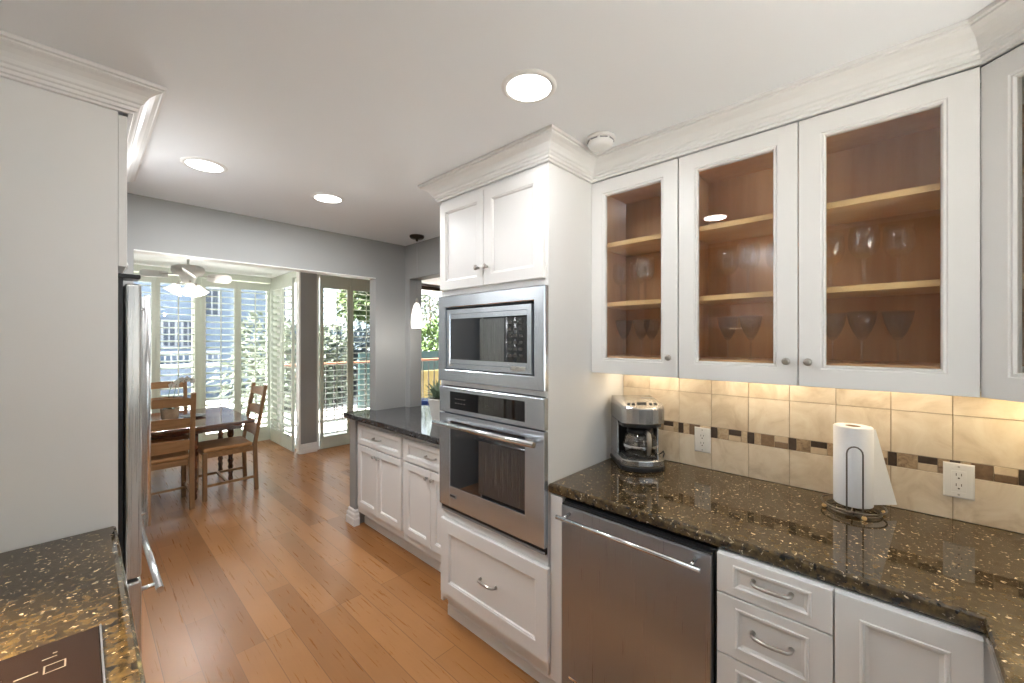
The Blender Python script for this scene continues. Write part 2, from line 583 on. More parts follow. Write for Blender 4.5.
    def loops(self, o, u, v, w, W, H, prof, mi=0, ring=False, capmi=None, wider=0.0):
        """nested rectangles (inset, depth) joined into a panelled front; ring=True leaves an opening"""
        o, u, v, w = Vector(o), Vector(u), Vector(v), Vector(w)
        R = []
        for i, d in prof:
            j = i + (wider if i > .003 else 0)
            R.append([self.bm.verts.new(o + u * a + v * b + w * d) for a, b in ((j, i), (W - j, i), (W - j, H - i), (j, H - i))])
        seq = list(zip(R[:-1], R[1:]))
        if ring:
            seq.append((R[-1], R[0]))
        for A, B in seq:
            for k in range(4):
                self.face([A[k], A[(k + 1) % 4], B[(k + 1) % 4], B[k]], mi)
        if not ring:
            self.face(list(reversed(R[0])), mi)
            self.face(R[-1], mi if capmi is None else capmi)
        return self

    def sweep(self, prof, path, side=1, mi=0):
        """profile of (out, z) swept along an open x,y path with mitred corners"""
        n = len(path)
        P = [Vector((x, y, 0)) for x, y in path]
        rows = []
        for i in range(n):
            ds = []
            if i > 0: ds.append((P[i] - P[i - 1]).normalized())
            if i < n - 1: ds.append((P[i + 1] - P[i]).normalized())
            ns = [Vector((d.y, -d.x, 0)) * side for d in ds]
            if len(ns) == 1:
                m = ns[0]
            else:
                m = (ns[0] + ns[1])
                m = m / (m.length ** 2) * 2
            rows.append([self.bm.verts.new(P[i] + m * a + Vector((0, 0, z))) for a, z in prof])
        k = len(prof)
        for A, B in zip(rows[:-1], rows[1:]):
            for j in range(k):
                self.face([A[j], A[(j + 1) % k], B[(j + 1) % k], B[j]], mi)
        self.face(rows[0], mi)
        self.face(list(reversed(rows[-1])), mi)
        return self

    def leaf(self, base, d, up, L, Wd, mi=0, droop=0.2):
        base, d, up = Vector(base), Vector(d).normalized(), Vector(up)
        s = d.cross(up)
        if s.length < 1e-3:
            s = d.cross(Vector((1, 0, 0)))
        s.normalize()
        nrm = s.cross(d).normalized()
        b = self.bm
        a = b.verts.new(base)
        m1 = b.verts.new(base + d * L * .5 + s * Wd * .5 + nrm * Wd * .15)
        m2 = b.verts.new(base + d * L * .5 - s * Wd * .5 + nrm * Wd * .15)
        mm = b.verts.new(base + d * L * .5)
        t = b.verts.new(base + d * L - nrm * L * droop)
        self.face([a, m1, mm], mi, True)
        self.face([a, mm, m2], mi, True)
        self.face([m1, t, mm], mi, True)
        self.face([mm, t, m2], mi, True)
        return self

    def build(self, name, mats, parent=None, recalc=True):
        if recalc:
            bmesh.ops.recalc_face_normals(self.bm, faces=self.bm.faces[:])
        me = bpy.data.meshes.new(name)
        if parent is not None:
            root = parent
            off = Vector(root.location)
            while root.parent is not None:
                root = root.parent
                off += Vector(root.location)
            bmesh.ops.translate(self.bm, verts=self.bm.verts[:], vec=-off)
        self.bm.to_mesh(me)
        self.bm.free()
        for m in (mats if isinstance(mats, (list, tuple)) else [mats]):
            me.materials.append(m)
        o = bpy.data.objects.new(name, me)
        COL.objects.link(o)
        if parent is not None:
            o.parent = parent
        return o


def tag(o, label, cat, group=None, kind=None):
    o['label'] = label
    o['category'] = cat
    if group: o['group'] = group
    if kind: o['kind'] = kind
    return o


def thing(name, label, cat, loc=(0, 0, 0), group=None):
    o = bpy.data.objects.new(name, None)
    COL.objects.link(o)
    o.location = loc
    o.empty_display_size = 0.1
    return tag(o, label, cat, group)


def struct(o, label=None):
    o['kind'] = 'structure'
    if label:
        o['label'] = label
    return o


def copy_tree(o, parent=None):
    c = o.copy()
    COL.objects.link(c)
    if parent is not None:
        c.parent = parent
    for ch in list(o.children):
        copy_tree(ch, c)
    return c


XM, YP, YM, ZP = Vector((-1, 0, 0)), Vector((0, 1, 0)), Vector((0, -1, 0)), Vector((0, 0, 1))

# ================================================================== ROOM SHELL
m = MB()
m.box(-1.72, 2.10, -0.92, 6.97, -0.1, 0)
m.box(2.10, 7.1, -0.92, 5.81, -0.1, 0)
struct(m.build('floor', M['floor']), 'honey oak plank floor running from kitchen to dining bay')

m = MB(); m.box(-0.72, 2.123, -0.92, 3.19, KZ, KZ + 0.12)
struct(m.build('ceiling', M['ceiling']), 'smooth white kitchen ceiling with recessed lights')
m = MB(); m.box(-1.72, 7.1, 3.29, 6.97, DZ, DZ + 0.1); m.box(2.123, 7.1, -0.92, 3.29, DZ, DZ + 0.1)
struct(m.build('ceiling', M['ceiling']), 'higher white ceiling over the dining bay')

WX = 2.012   # kitchen face of right wall (tile is in front of it)
m = MB()
m.box(WX, 2.123, -0.92, 1.84, 0, DZ + 0.1)
m.box(WX, 2.123, 1.84, 3.12, 0, 0.872)
m.box(WX, 2.123, 1.84, 3.12, 2.053, DZ + 0.1)
m.box(2.0, 2.123, 3.12, 3.19, 0, DZ + 0.1)
m.box(2.0, WX, 1.84, 3.12, 2.053, KZ)
m.box(2.0, WX, 1.84, 3.12, 0, 0.872)
struct(m.build('wall_right', M['wall']), 'gray right wall with a wide opening above the peninsula counter')

m = MB()
m.box(-1.72, 0.21, 3.19, 3.29, 0, DZ + 0.1)
m.box(0.21, 1.711, 3.19, 3.29, 2.036, DZ + 0.1)
m.box(1.711, 2.123, 3.19, 3.29, 0, DZ + 0.1)
m.box(1.535, 1.711, 3.19, 3.29, 0, 0.872)
struct(m.build('wall_far', M['wall']), 'gray far wall with a wide opening to the dining bay')
m = MB()
m.box(0.21, 1.711, 3.187, 3.293, 2.030, 2.036)
struct(m.build('trim_3', M['trim']), 'thin white lining under the header of the bay opening')

m = MB(); m.box(-0.72, -0.6, -0.92, 3.19, 0, KZ + 0.12)
struct(m.build('wall_left', M['wall']))
m = MB()
m.box(-0.6, 0.40, -0.92, -0.80, 0, KZ); m.box(1.30, 2.012, -0.92, -0.80, 0, KZ)
m.box(0.40, 1.30, -0.92, -0.80, 0, 1.06); m.box(0.40, 1.30, -0.92, -0.80, 2.16, KZ)
m.box(2.123, 7.1, -0.92, -0.80, 0, DZ)
struct(m.build('wall_back', M['wall']))
m = MB(); m.box(-1.72, -1.6, 3.29, 6.97, 0, DZ)
struct(m.build('wall_dining', M['wall']))
m = MB(); m.box(7.0, 7.1, -0.80, 5.69, 0, DZ)
struct(m.build('wall_family', M['wall']))

# bay walls
m = MB()
m.box(-1.6, 0.20, 6.85, 6.97, 0, DZ)
m.box(0.20, 1.975, 6.85, 6.97, 2.36, DZ)
m.box(1.085, 1.135, 6.85, 6.97, 0.0, 2.36)
struct(m.build('wall_bay', M['shutter']))
m = MB()
m.box(1.985, 2.10, 6.80, 6.97, 0, DZ)
m.box(1.985, 2.10, 5.80, 6.80, 2.36, DZ)
struct(m.build('wall_bay_side', M['shutter']))
m = MB()
m.box(1.99, 2.195, 5.69, 5.80, 0, DZ)
m.box(2.195, 3.13, 5.69, 5.80, 2.415, DZ)
m.box(3.13, 3.72, 5.69, 5.80, 0, DZ)
m.box(3.72, 6.5, 5.69, 5.80, 2.415, DZ)
m.box(6.5, 7.1, 5.69, 5.80, 0, DZ)
struct(m.build('wall_window', M['wall']), 'gray wall beside the bay that holds the shuttered window')
m = MB(); m.box(1.972, 1.99, 5.688, 5.80, 0, DZ)
struct(m.build('trim_4', M['trim']), 'white corner casing where the bay meets the gray wall')

# baseboards
BASEP = [(0, 0), (0.020, 0), (0.020, 0.055), (0.015, 0.062), (0.015, 0.088), (0.008, 0.10), (0.008, 0.118), (0, 0.128)]
m = MB(); m.sweep(BASEP, [(1.99, 5.69), (2.195, 5.69)], 1)
struct(m.build('baseboard_window', M['trim']))
m = MB(); m.sweep(BASEP, [(1.560, 3.186), (1.532, 3.186), (1.532, 3.294), (1.711, 3.294)], -1)
struct(m.build('baseboard_far', M['trim']), 'stepped white baseboard around the end of the peninsula half wall')


def window(n, boxes, pane, mat, label=None, axis='y'):
    mm = MB()
    for b in boxes:
        mm.box(*b)
    o = struct(mm.build('window_%d' % n, mat), label)
    g = MB(); g.box(*pane)
    g.build('pane', M['window_glass'], o)
    return o


def frame_y(x0, x1, y0, y1, z0, z1, t):
    return [(x0, x0 + t, y0, y1, z0, z1), (x1 - t, x1, y0, y1, z0, z1), (x0 + t, x1 - t, y0, y1, z0, z0 + t), (x0 + t, x1 - t, y0, y1, z1 - t, z1)]


window(1, frame_y(0.20, 1.085, 6.91, 6.96, 0.0, 2.36, 0.05), (0.25, 1.035, 6.932, 6.936, 0.05, 2.31), M['trim'])
window(2, frame_y(1.135, 1.985, 6.91, 6.96, 0.0, 2.36, 0.05), (1.185, 1.935, 6.932, 6.936, 0.05, 2.31), M['trim'])
window(3, [(2.04, 2.09, 5.80, 5.85, 0, 2.36), (2.04, 2.09, 6.75, 6.80, 0, 2.36), (2.04, 2.09, 5.85, 6.75, 0, .05), (2.04, 2.09, 5.85, 6.75, 2.31, 2.36)],
       (2.062, 2.066, 5.85, 6.75, .05, 2.31), M['trim'])
window(4, frame_y(2.195, 3.13, 5.74, 5.79, 0.0, 2.415, 0.05), (2.245, 3.08, 5.762, 5.766, 0.05, 2.365), M['trim'])
window(5, frame_y(3.72, 6.5, 5.72, 5.79, 0.0, 2.415, 0.06) + [(5.08, 5.14, 5.72, 5.79, 0.06, 2.355)], (3.78, 6.44, 5.752, 5.756, 0.06, 2.355), M['bronze'],
       'tall dark framed patio window beyond the peninsula opening')
window(6, frame_y(0.40, 1.30, -0.90, -0.84, 1.06, 2.16, 0.05) + [(0.835, 0.865, -0.89, -0.85, 1.11, 2.11)], (0.45, 1.25, -0.872, -0.868, 1.11, 2.11), M['trim'])  # unseen rear window, added to let fill daylight into the kitchen


# ---------------------------------------------------------------- crown moulding
CROWN = [(0, 2.2625), (0.012, 2.2625), (0.014, 2.269), (0.022, 2.271), (0.022, 2.281), (0.028, 2.284), (0.030, 2.292), (0.036, 2.296),
         (0.041, 2.306), (0.050, 2.318), (0.064, 2.328), (0.076, 2.333), (0.080, 2.336), (0.080, 2.341), (0.088, 2.343), (0.088, KZ - .001), (0, KZ - .001)]
m = MB()
m.sweep(CROWN, [(1.985, 1.792), (1.343, 1.792), (1.343, 1.051), (1.676, 1.051), (1.676, -0.184), (1.39, -0.470), (1.39, -0.79)], 1)
struct(m.build('trim_1', M['white']), 'white crown moulding over the oven tower and wall cabinets')
m = MB()
m.sweep(CROWN, [(-0.595, 1.848), (0.108, 1.848), (0.108, 2.803), (-0.595, 2.803)], 1)
struct(m.build('trim_2', M['white']), 'white crown moulding around the top of the refrigerator surround')

# ================================================================== CABINET FITTINGS
SHAKER = lambda s, t: [(0, 0), (0, t - .0015), (.0015, t), (s - .010, t), (s - .006, t - .003), (s - .002, t - .004), (s, t - .010), (s + .002, t - .011)]
INSET = lambda s, t: [(0, 0), (0, t - .0015), (.0015, t), (s - .012, t), (s - .010, t + .003), (s - .005, t + .003), (s - .002, t - .003), (s + .006, t - .006), (s + .010, t - .006)]
GLAZED = lambda s, t: [(0, 0), (0, t - .0015), (.0015, t), (s - .014, t), (s - .011, t - .004), (s - .005, t - .002), (s - .001, t - .008), (s, 0)]


def knob_x(parent, x, y, z, r=0.013, d=(-1, 0, 0)):
    mm = MB()
    mm.lathe([(0.0055, 0), (0.0055, 0.010), (r * .7, 0.013), (r, 0.019), (r * .92, 0.025), (r * .5, 0.028)], (x, y, z), 16, axis=d)
    return mm.build('knob', M['nickel'], parent)


def pull_x(parent, x, y, z, L=0.10, out=0.028, axis=(0, 1, 0), d=(-1, 0, 0), r=0.0055):
    a, d = Vector(axis), Vector(d)
    c = Vector((x, y, z))
    pts = [c - a * L / 2, c - a * L / 2 + d * out * .55, c - a * L * .42 + d * out * .92, c - a * L * .2 + d * out * 1.05,
           c + d * out * 1.1, c + a * L * .2 + d * out * 1.05, c + a * L * .42 + d * out * .92, c + a * L / 2 + d * out * .55, c + a * L / 2]
    mm = MB()
    mm.tube(pts, [r * 1.3, r, r, r * 1.05, r * 1.1, r * 1.05, r, r, r * 1.3], 8)
    return mm.build('handle', M['nickel'], parent)


def front_x(name, parent, xb, y1, y0, z0, z1, prof, wider=0.0):
    """panel front facing -X: back plane at xb, spanning y1 (left as seen) to y0"""
    mm = MB()
    mm.loops((xb, y1, z0), YM, ZP, XM, y1 - y0, z1 - z0, prof, wider=wider)
    return mm.build(name, M['white'], parent)


# ================================================================== OVEN TOWER
t = thing('oven_cabinet', 'tall white cabinet tower housing the microwave and wall oven', 'cabinet', (1.66, 1.42, 0))
m = MB()
m.box(1.345, 1.998, 1.051, 1.066, 0.10, 2.2622)
m.box(1.345, 1.985, 1.772, 1.792, 0.10, 2.2622)
m.box(1.965, 1.985, 1.066, 1.772, 0.10, 2.2622)
m.box(1.345, 1.965, 1.066, 1.772, 1.748, 2.2622)
m.box(1.345, 1.965, 1.066, 1.772, 1.272, 1.294)
m.box(1.345, 1.965, 1.066, 1.772, 0.125, 0.606)
m.build('body', M['white'], t)
m = MB()
m.box(1.343, 1.985, 0.977, 1.0375, 0.10, 0.870)
m.box(1.40, 1.985, 0.977, 1.0375, 0.0, 0.10)
tag(m.build('filler_panel', M['white']), 'narrow white filler strip between the dishwasher and the oven tower', 'filler panel')
m = MB()
m.box(1.40, 1.985, 1.041, 1.785, 0.0, 0.10)
m.sweep([(0, 0), (0.014, 0), (0.014, 0.05), (0.009, 0.058), (0.009, 0.072), (0.016, 0.08), (0.016, 0.098), (0, 0.099)], [(1.40, 1.785), (1.40, 1.041)], 1)
m.build('base_molding', M['white'], t)
d1 = front_x('door', t, 1.344, 1.774, 1.432, 1.776, 2.236, SHAKER(0.055, .02))
knob_x(d1, 1.324, 1.463, 1.862)
d2 = front_x('door', t, 1.344, 1.429, 1.066, 1.776, 2.236, SHAKER(0.060, .02))
knob_x(d2, 1.324, 1.402, 1.862)
d3 = front_x('drawer', t, 1.344, 1.768, 1.040, 0.165, 0.560, SHAKER(0.075, .02))
pull_x(d3, 1.333, 1.405, 0.352, 0.105)

# microwave
t = thing('microwave', 'stainless built-in microwave above the wall oven', 'microwave', (1.6, 1.42, 1.297))
m = MB()
m.loops((1.344, 1.781, 1.298), YM, ZP, XM, 0.731, 0.444, [(0, 0), (0, .022), (.003, .026), (.056, .026), (.060, .022), (.060, 0)], ring=True)
m.build('trim_frame', M['steel'], t)
m = MB()
m.box(1.345, 1.76, 1.122, 1.728, 1.358, 1.680)
m.build('body', M['black'], t)
m = MB()
m.loops((1.343, 1.716, 1.364), YM, ZP, XM, 0.588, 0.307, [(0, 0), (0, .016), (.002, .018), (.024, .018), (.026, .012), (.027, 0)], ring=True)
m.box(1.328, 1.343, 1.156, 1.689, 1.391, 1.412)
m.box(1.328, 1.343, 1.156, 1.689, 1.622, 1.645)
d = m.build('door', M['steel'], t)
m = MB(); m.box(1.330, 1.342, 1.296, 1.688, 1.412, 1.622)
m.build('window', M['ovenglass'], d)
m = MB(); m.box(1.330, 1.342, 1.157, 1.294, 1.412, 1.622)
cp = m.build('control_panel', M['blackglass'], t)
m = MB()
for r_ in range(6):
    for c_ in range(3):
        y = 1.262 - c_ * 0.034
        z = 1.592 - r_ * 0.030
        m.box(1.3292, 1.3300, y - .010, y + .010, z - .006, z + .006)
m.build('key_print', M['ring'], cp)
for y in (1.236, 1.206, 1.176):
    m = MB(); m.box(1.322, 1.328, y - .013, y + .013, 1.377, 1.395, .002)
    m.build('button', M['nickel'], t)
m = MB(); m.box(1.3235, 1.325, 1.660, 1.690, 1.379, 1.387)
m.build('badge', M['gray'], d)

# wall oven
t = thing('built_in_oven', 'stainless single wall oven with a bar handle and dark window', 'oven', (1.6, 1.42, 0.61))
m = MB(); m.box(1.346, 1.92, 1.075, 1.760, 0.611, 1.268)
m.box(1.332, 1.346, 1.056, 1.766, 0.611, 0.640)
m.build('body', M['black'], t)
m = MB(); m.box(1.3275, 1.332, 1.06, 1.762, 0.612, 0.622)
m.build('vent_trim', M['gray'], t)
m = MB()
m.loops((1.345, 1.770, 1.134), YM, ZP, XM, 0.718, 0.134, [(0, 0), (0, .024), (.003, .027), (.022, .027), (.0225, .022), (.022, 0)], ring=True)
m.box(1.319, 1.345, 1.072, 1.160, 1.150, 1.250)
m.box(1.319, 1.345, 1.680, 1.752, 1.150, 1.250)
cpn = m.build('control_panel', M['steel'], t)
m = MB(); m.box(1.3195, 1.335, 1.160, 1.680, 1.154, 1.2465)
gl = m.build('control_glass', M['blackglass'], cpn)
m = MB()
for k in range(4):
    for r_ in range(2):
        m.box(1.3188, 1.3195, 1.560 + k * .022, 1.572 + k * .022, 1.186 + r_ * .022, 1.190 + r_ * .022)
m.build('key_print', M['mark'], gl)
m = MB(); m.box(1.3188, 1.3195, 1.39, 1.41, 1.196, 1.202)
m.build('display_print', M['mark'], gl)
m = MB()
Y1, Y0, Z0, Z1 = 1.770, 1.052, 0.642, 1.128
x0, x1 = 1.318, 1.345
m.box(x0, x1, 1.680, Y1, Z0, Z1, .002)
m.box(x0, x1, Y0, 1.160, Z0, Z1, .002)
m.box(x0 + .0005, x1, 1.160, 1.680, Z0, 0.752)
m.box(x0 + .0005, x1, 1.160, 1.680, 1.092, Z1)
dr = m.build('door', M['steel'], t)
m = MB(); m.box(1.3215, 1.335, 1.160, 1.680, 0.752, 1.092)
m.build('window', M['ovenglass'], dr)
m = MB()
m.tube([(1.268, 1.752, 1.082), (1.268, 1.066, 1.082)], 0.0125, 16)
for y in (1.715, 1.100):
    m.tube([(1.318, y, 1.082), (1.268, y, 1.082)], 0.008, 10)
m.build('handle', M['chrome'], dr)
m = MB(); m.box(1.3160, 1.318, 1.628, 1.680, 0.694, 0.712, .001)
bd = m.build('badge', M['gray'], dr)
m = MB(); m.box(1.3154, 1.316, 1.633, 1.675, 0.700, 0.710)
m.build('badge_plate', M['black'], bd)

# ================================================================== BASE CABINETS, RIGHT RUN
t = thing('drawer_cabinet', 'white base cabinet with a stack of drawers right of the dishwasher', 'cabinet', (1.66, 0.25, 0))
m = MB(); m.box(1.345, 1.985, 0.108, 0.388, 0.105, 0.870); m.box(1.40, 1.985, 0.108, 0.388, 0.0, 0.105)
m.build('body', M['white'], t)
for z0, z1 in ((0.754, 0.868), (0.572, 0.750), (0.366, 0.568), (0.16, 0.362)):
    dd = front_x('drawer', t, 1.344, 0.387, 0.1095, z0, z1, INSET(0.034 if z1 - z0 < .15 else .040, .02), wider=.022)
    pull_x(dd, 1.330, 0.245, (z0 + z1) / 2 + (.006 if z1 - z0 < .15 else .006), 0.092)

t = thing('corner_base_cabinet', 'white corner base cabinet with one plain door at the right end', 'cabinet', (1.66, -0.4, 0))
m = MB(); m.box(1.345, 1.985, -0.785, 0.1065, 0.105, 0.870); m.box(1.40, 1.985, -0.785, 0.1065, 0.0, 0.105)
m.build('body', M['white'], t)
front_x('door', t, 1.344, 0.1055, -0.145, 0.16, 0.868, INSET(0.060, .02))

t = thing('base_cabinet', 'white base cabinet under the counter below the added rear window', 'cabinet', (0.7, -0.47, 0))
m = MB(); m.box(0.095, 1.335, -0.785, -0.19, 0.105, 0.870); m.box(0.095, 1.335, -0.785, -0.25, 0.0, 0.105)
m.build('body', M['white'], t)
for xa, xb in ((0.10, 0.715), (0.72, 1.29)):
    m = MB(); m.loops((xb, -0.19, 0.16), (-1, 0, 0), ZP, (0, 1, 0), xb - xa, 0.70, INSET(0.055, .02))
    dd = m.build('door', M['white'], t)
    knob_x(dd, xb - .03 if xa < .5 else xa + .03, -0.17, 0.80, d=(0, 1, 0))

# dishwasher
t = thing('dishwasher', 'stainless dishwasher with a long bar handle under the granite counter', 'dishwasher', (1.6, 0.68, 0))
m = MB(); m.box(1.348, 1.93, 0.396, 0.970, 0.09, 0.866); m.box(1.40, 1.9, 0.40, 0.966, 0.0, 0.09)
m.build('body', M['black'], t)
m = MB(); m.box(1.320, 1.347, 0.402, 0.966, 0.125, 0.852, .003)
dr = m.build('door', M['steel_dw'], t)
m = MB(); m.box(1.326, 1.347, 0.402, 0.966, 0.8525, 0.860)
m.build('control_strip', M['black'], t)
m = MB()
m.tube([(1.272, 0.955, 0.822), (1.272, 0.418, 0.822)], 0.0085, 14)
for y in (0.925, 0.448):
    m.tube([(1.321, y, 0.828), (1.272, y, 0.822)], 0.0065, 10)
m.build('handle', M['chrome'], dr)
m = MB(); m.box(1.3185, 1.320, 0.890, 0.930, 0.176, 0.186, .0005)
m.build('badge', M['chrome'], dr)
m = MB(); m.box(1.352, 1.399, 0.402, 0.966, 0.02, 0.118)
m.build('toe_panel', M['black'], t)

# countertops
m = MB()
m.prism([(1.34, 1.0485), (1.34, -0.145), (0.092, -0.145), (0.092, -0.795), (2.008, -0.795), (2.008, 1.0485)], 0.8725, 0.914, bev=0.012)
tag(m.build('countertop', M['granite']), 'speckled brown granite worktop under the glass-front cabinets', 'countertop')
m = MB()
m.prism([(-0.595, -0.795), (0.081, -0.795), (0.081, 1.846), (-0.595, 1.846)], 0.8725, 0.914, bev=0.017)
tag(m.build('countertop', M['granite']), 'speckled brown granite worktop holding the black cooktop at left', 'countertop')

# left base cabinet run (below the left worktop)
for k, (ya, yb) in enumerate(((-0.785, 0.44), (0.445, 1.215), (1.22, 1.842))):
    lb = ('white base cabinet under the left counter toward the added rear window', 'white base cabinet directly under the black cooktop',
          'white base cabinet under the left counter beside the refrigerator')[k]
    t = thing('base_cabinet', lb, 'cabinet', (-0.27, (ya + yb) / 2, 0), 'left run base cabinets')
    m = MB(); m.box(-0.59, 0.035, ya, yb, 0.105, 0.870); m.box(-0.59, -0.02, ya, yb, 0, 0.105)
    m.build('body', M['white'], t)
    y0 = ya if k else -0.14
    n = 2
    wd = (yb - y0) / n
    for i in range(n):
        m = MB(); m.loops((0.035, y0 + i * wd + .002, 0.16), YP, ZP, (1, 0, 0), wd - .004, 0.70, SHAKER(0.06, .02))
        dd = m.build('door', M['white'], t)
        knob_x(dd, 0.055, y0 + wd + (-.03 if i == 0 else .03), 0.80, d=(1, 0, 0))

# cooktop
t = thing('cooktop', 'black glass cooktop set into the left granite counter', 'cooktop', (-0.22, 0.83, 0.914))
m = MB(); m.box(-0.49, 0.026, 0.45, 1.205, 0.9142, 0.9202, .0015)
top = m.build('glass_top', M['cookglass'], t)
for x in (0.0265, -0.4955):
    m = MB(); m.box(x, x + .0035, 0.448, 1.206, 0.9142, 0.9215, .001)
    m.build('edge_trim', M['chrome'], t)


def annulus(mm, cx, cy, z, r0, r1, seg=48, h=.0003):
    mm.lathe([(r0, z), (r1, z), (r1, z + h), (r0, z + h), (r0, z)], (cx, cy, 0), seg, capb=False, capt=False)


for cx, cy, rr in ((-0.36, 1.03, .075), (-0.34, 0.64, .105), (-0.13, 0.62, .075)):
    m = MB(); annulus(m, cx, cy, .9203, rr, rr + .003); annulus(m, cx, cy, .9203, rr * .62, rr * .62 + .002)
    m.build('burner_ring', M['ring'], t)
for marks in ([(-.049, -.030, 1.146, 1.149)], [(-.080, -.052, 1.112, 1.116)], [(-.036, -.030, 1.158, 1.162)], [(-.150, -.146, 1.10, 1.134)],
              [(-.045, -.020, 1.098, 1.1005), (-.045, -.020, 1.122, 1.1245), (-.046, -.0435, 1.098, 1.1245), (-.0205, -.018, 1.098, 1.1245)],
              [(-.118, -.094, 1.128, 1.131), (-.118, -.115, 1.098, 1.131), (-.0965, -.094, 1.098, 1.131), (-.118, -.094, 1.113, 1.1155), (-.118, -.094, 1.098, 1.1005)]):
    m = MB()
    for xa, xb, ya, yb in marks:
        m.box(xa, xb, ya, yb, .9203, .9206)
    m.build('control_mark', M['mark'], top)

# range hood over the cooktop (left of the frame)
t = thing('range_hood', 'slim stainless range hood mounted above the cooktop', 'range hood', (-0.42, 0.83, 1.6))
m = MB(); m.box(-0.598, -0.15, 0.45, 1.21, 1.61, 1.70, .006); m.box(-0.598, -0.36, 0.68, 0.98, 1.70, KZ - .002)
m.build('body', M['steel'], t)
m = MB(); m.lathe([(.045, 0), (.045, .008)], (-0.38, 0.95, 1.602), 20)
m.build('lens', M['warmlens'], t)

# ================================================================== WALL CABINETS
def shelf_set(t, y0, y1):
    for z in (1.672, 1.955):
        mm = MB(); mm.box(1.722, 1.985, y0 + .020, y1 - .020, z, z + .020, .001)
        mm.build('shelf', M['maple_light'], t)


def wall_cabinet(y0, y1, label, doors):
    t = thing('glass_front_cabinet', label, 'cabinet', (1.84, (y0 + y1) / 2, 1.36), 'glass front wall cabinets')
    mm = MB()
    mm.box(1.697, 1.995, y0, y0 + .014, 1.36, 2.2622)
    mm.box(1.697, 1.995, y1 - .014, y1, 1.36, 2.2622)
    mm.box(1.697, 1.995, y0 + .014, y1 - .014, 2.24, 2.2622)
    mm.box(1.697, 1.995, y0 + .014, y1 - .014, 1.415, 1.428)
    mm.box(1.697, 1.715, y0 + .014, y1 - .014, 1.36, 1.415)
    mm.build('body', M['white'], t)
    mm = MB()
    mm.box(1.987, 1.994, y0 + .014, y1 - .014, 1.428, 2.24)
    mm.box(1.70, 1.987, y0 + .014, y0 + .019, 1.436, 2.235)
    mm.box(1.70, 1.987, y1 - .019, y1 - .014, 1.436, 2.235)
    mm.box(1.70, 1.987, y0 + .014, y1 - .014, 1.428, 1.436)
    mm.box(1.70, 1.987, y0 + .014, y1 - .014, 2.235, 2.24)
    mm.build('interior', M['maple'], t)
    shelf_set(t, y0, y1)
    for ya, yb, ky in doors:
        mm = MB()
        mm.loops((1.696, yb, 1.357), YM, ZP, XM, yb - ya, 0.903, GLAZED(0.0735, .02), ring=True)
        d = mm.build('door', M['white'], t)
        mm = MB(); mm.box(1.684, 1.688, ya + .070, yb - .070, 1.427, 2.190)
        mm.build('pane', M['pane'], d)
        knob_x(d, 1.676, ky, 1.440)
    return t


wall_cabinet(0.637, 1.050, 'white wall cabinet with a single glass door beside the oven tower', [(0.640, 1.049, 0.672)])
wall_cabinet(-0.178, 0.636, 'white wall cabinet with a pair of glass doors holding stemware', [(0.2335, 0.635, 0.264), (-0.177, 0.2305, 0.203)])

# diagonal corner cabinet
t = thing('corner_glass_cabinet', 'angled white corner wall cabinet cut off at the right edge', 'cabinet', (1.75, -0.5, 1.36))
A, B = Vector((1.702, -0.1905, 0)), Vector((1.4005, -0.492, 0))
poly = [(1.702, -0.1945), (1.4005, -0.496), (1.4005, -0.79), (1.995, -0.79), (1.995, -0.1945)]
m = MB()
m.prism(poly, 2.24, 2.2622)
m.prism(poly, 1.415, 1.433)
m.box(1.704, 1.995, -0.206, -0.1945, 1.36, 2.24)
m.box(1.4005, 1.414, -0.79, -0.498, 1.36, 2.24)
m.build('body', M['white'], t)
m = MB()
m.box(1.987, 1.995, -0.785, -0.207, 1.433, 2.24)
m.box(1.415, 1.987, -0.79, -0.782, 1.433, 2.24)
m.build('interior', M['maple'], t)
for z in (1.672, 1.955):
    m = MB(); m.prism([(1.72, -0.225), (1.425, -0.52), (1.425, -0.78), (1.985, -0.78), (1.985, -0.225)], z, z + .02)
    m.build('shelf', M['maple_light'], t)
u = (B - A).normalized()
nrm = Vector((-u.y, u.x, 0))
if nrm.x > 0: nrm = -nrm
L = (B - A).length
m = MB()
m.loops(A + u * .003 + nrm * .0 + Vector((0, 0, 1.357)), u, ZP, nrm, L - .006, 0.903, GLAZED(0.0735, .02), ring=True)
d = m.build('door', M['white'], t)
m = MB()
c = (A + B) / 2 + nrm * .010
m.obox((c.x, c.y, 1.805), u, nrm, ZP, L - .146, .004, .756)
m.build('pane', M['pane'], d)
p = A + u * (L - .04) + nrm * .02
knob_x(d, p.x, p.y, 1.44, d=nrm)

# under cabinet light bars
for k, (ux, uy, ul) in enumerate(UNDER):
    t = thing('under_cabinet_light', ('light bar under the single-door wall cabinet by the oven tower', 'light bar under the left half of the double-door wall cabinet',
                                      'light bar under the right half of the double-door wall cabinet')[k], 'light', (ux, uy, 1.40), 'under cabinet light bars')
    m = MB(); m.box(ux - .03, ux + .03, uy - ul / 2 - .01, uy + ul / 2 + .01, 1.404, 1.4145, .002)
    m.build('housing', M['plastic'], t)
    m = MB(); m.box(ux - .015, ux + .015, uy - ul / 2, uy + ul / 2, 1.401, 1.404)
    m.build('lens', M['warmlens'], t)

# ================================================================== BACKSPLASH
m = MB()
GX = 1.9965
m.box(GX, WX, -0.795, 1.050, 0.9145, 1.415, 0, 0)
joints = [1.0495, 0.901, 0.753, 0.606, 0.454, 0.305, 0.156, 0.001, -0.150, -0.301, -0.452, -0.603, -0.79]
g = 0.0012


def tile(y1, y0, z0, z1, mi):
    m.box(1.992, GX + .001, y0 + g, y1 - g, z0 + g, z1 - g, 0.0008, mi, 1)


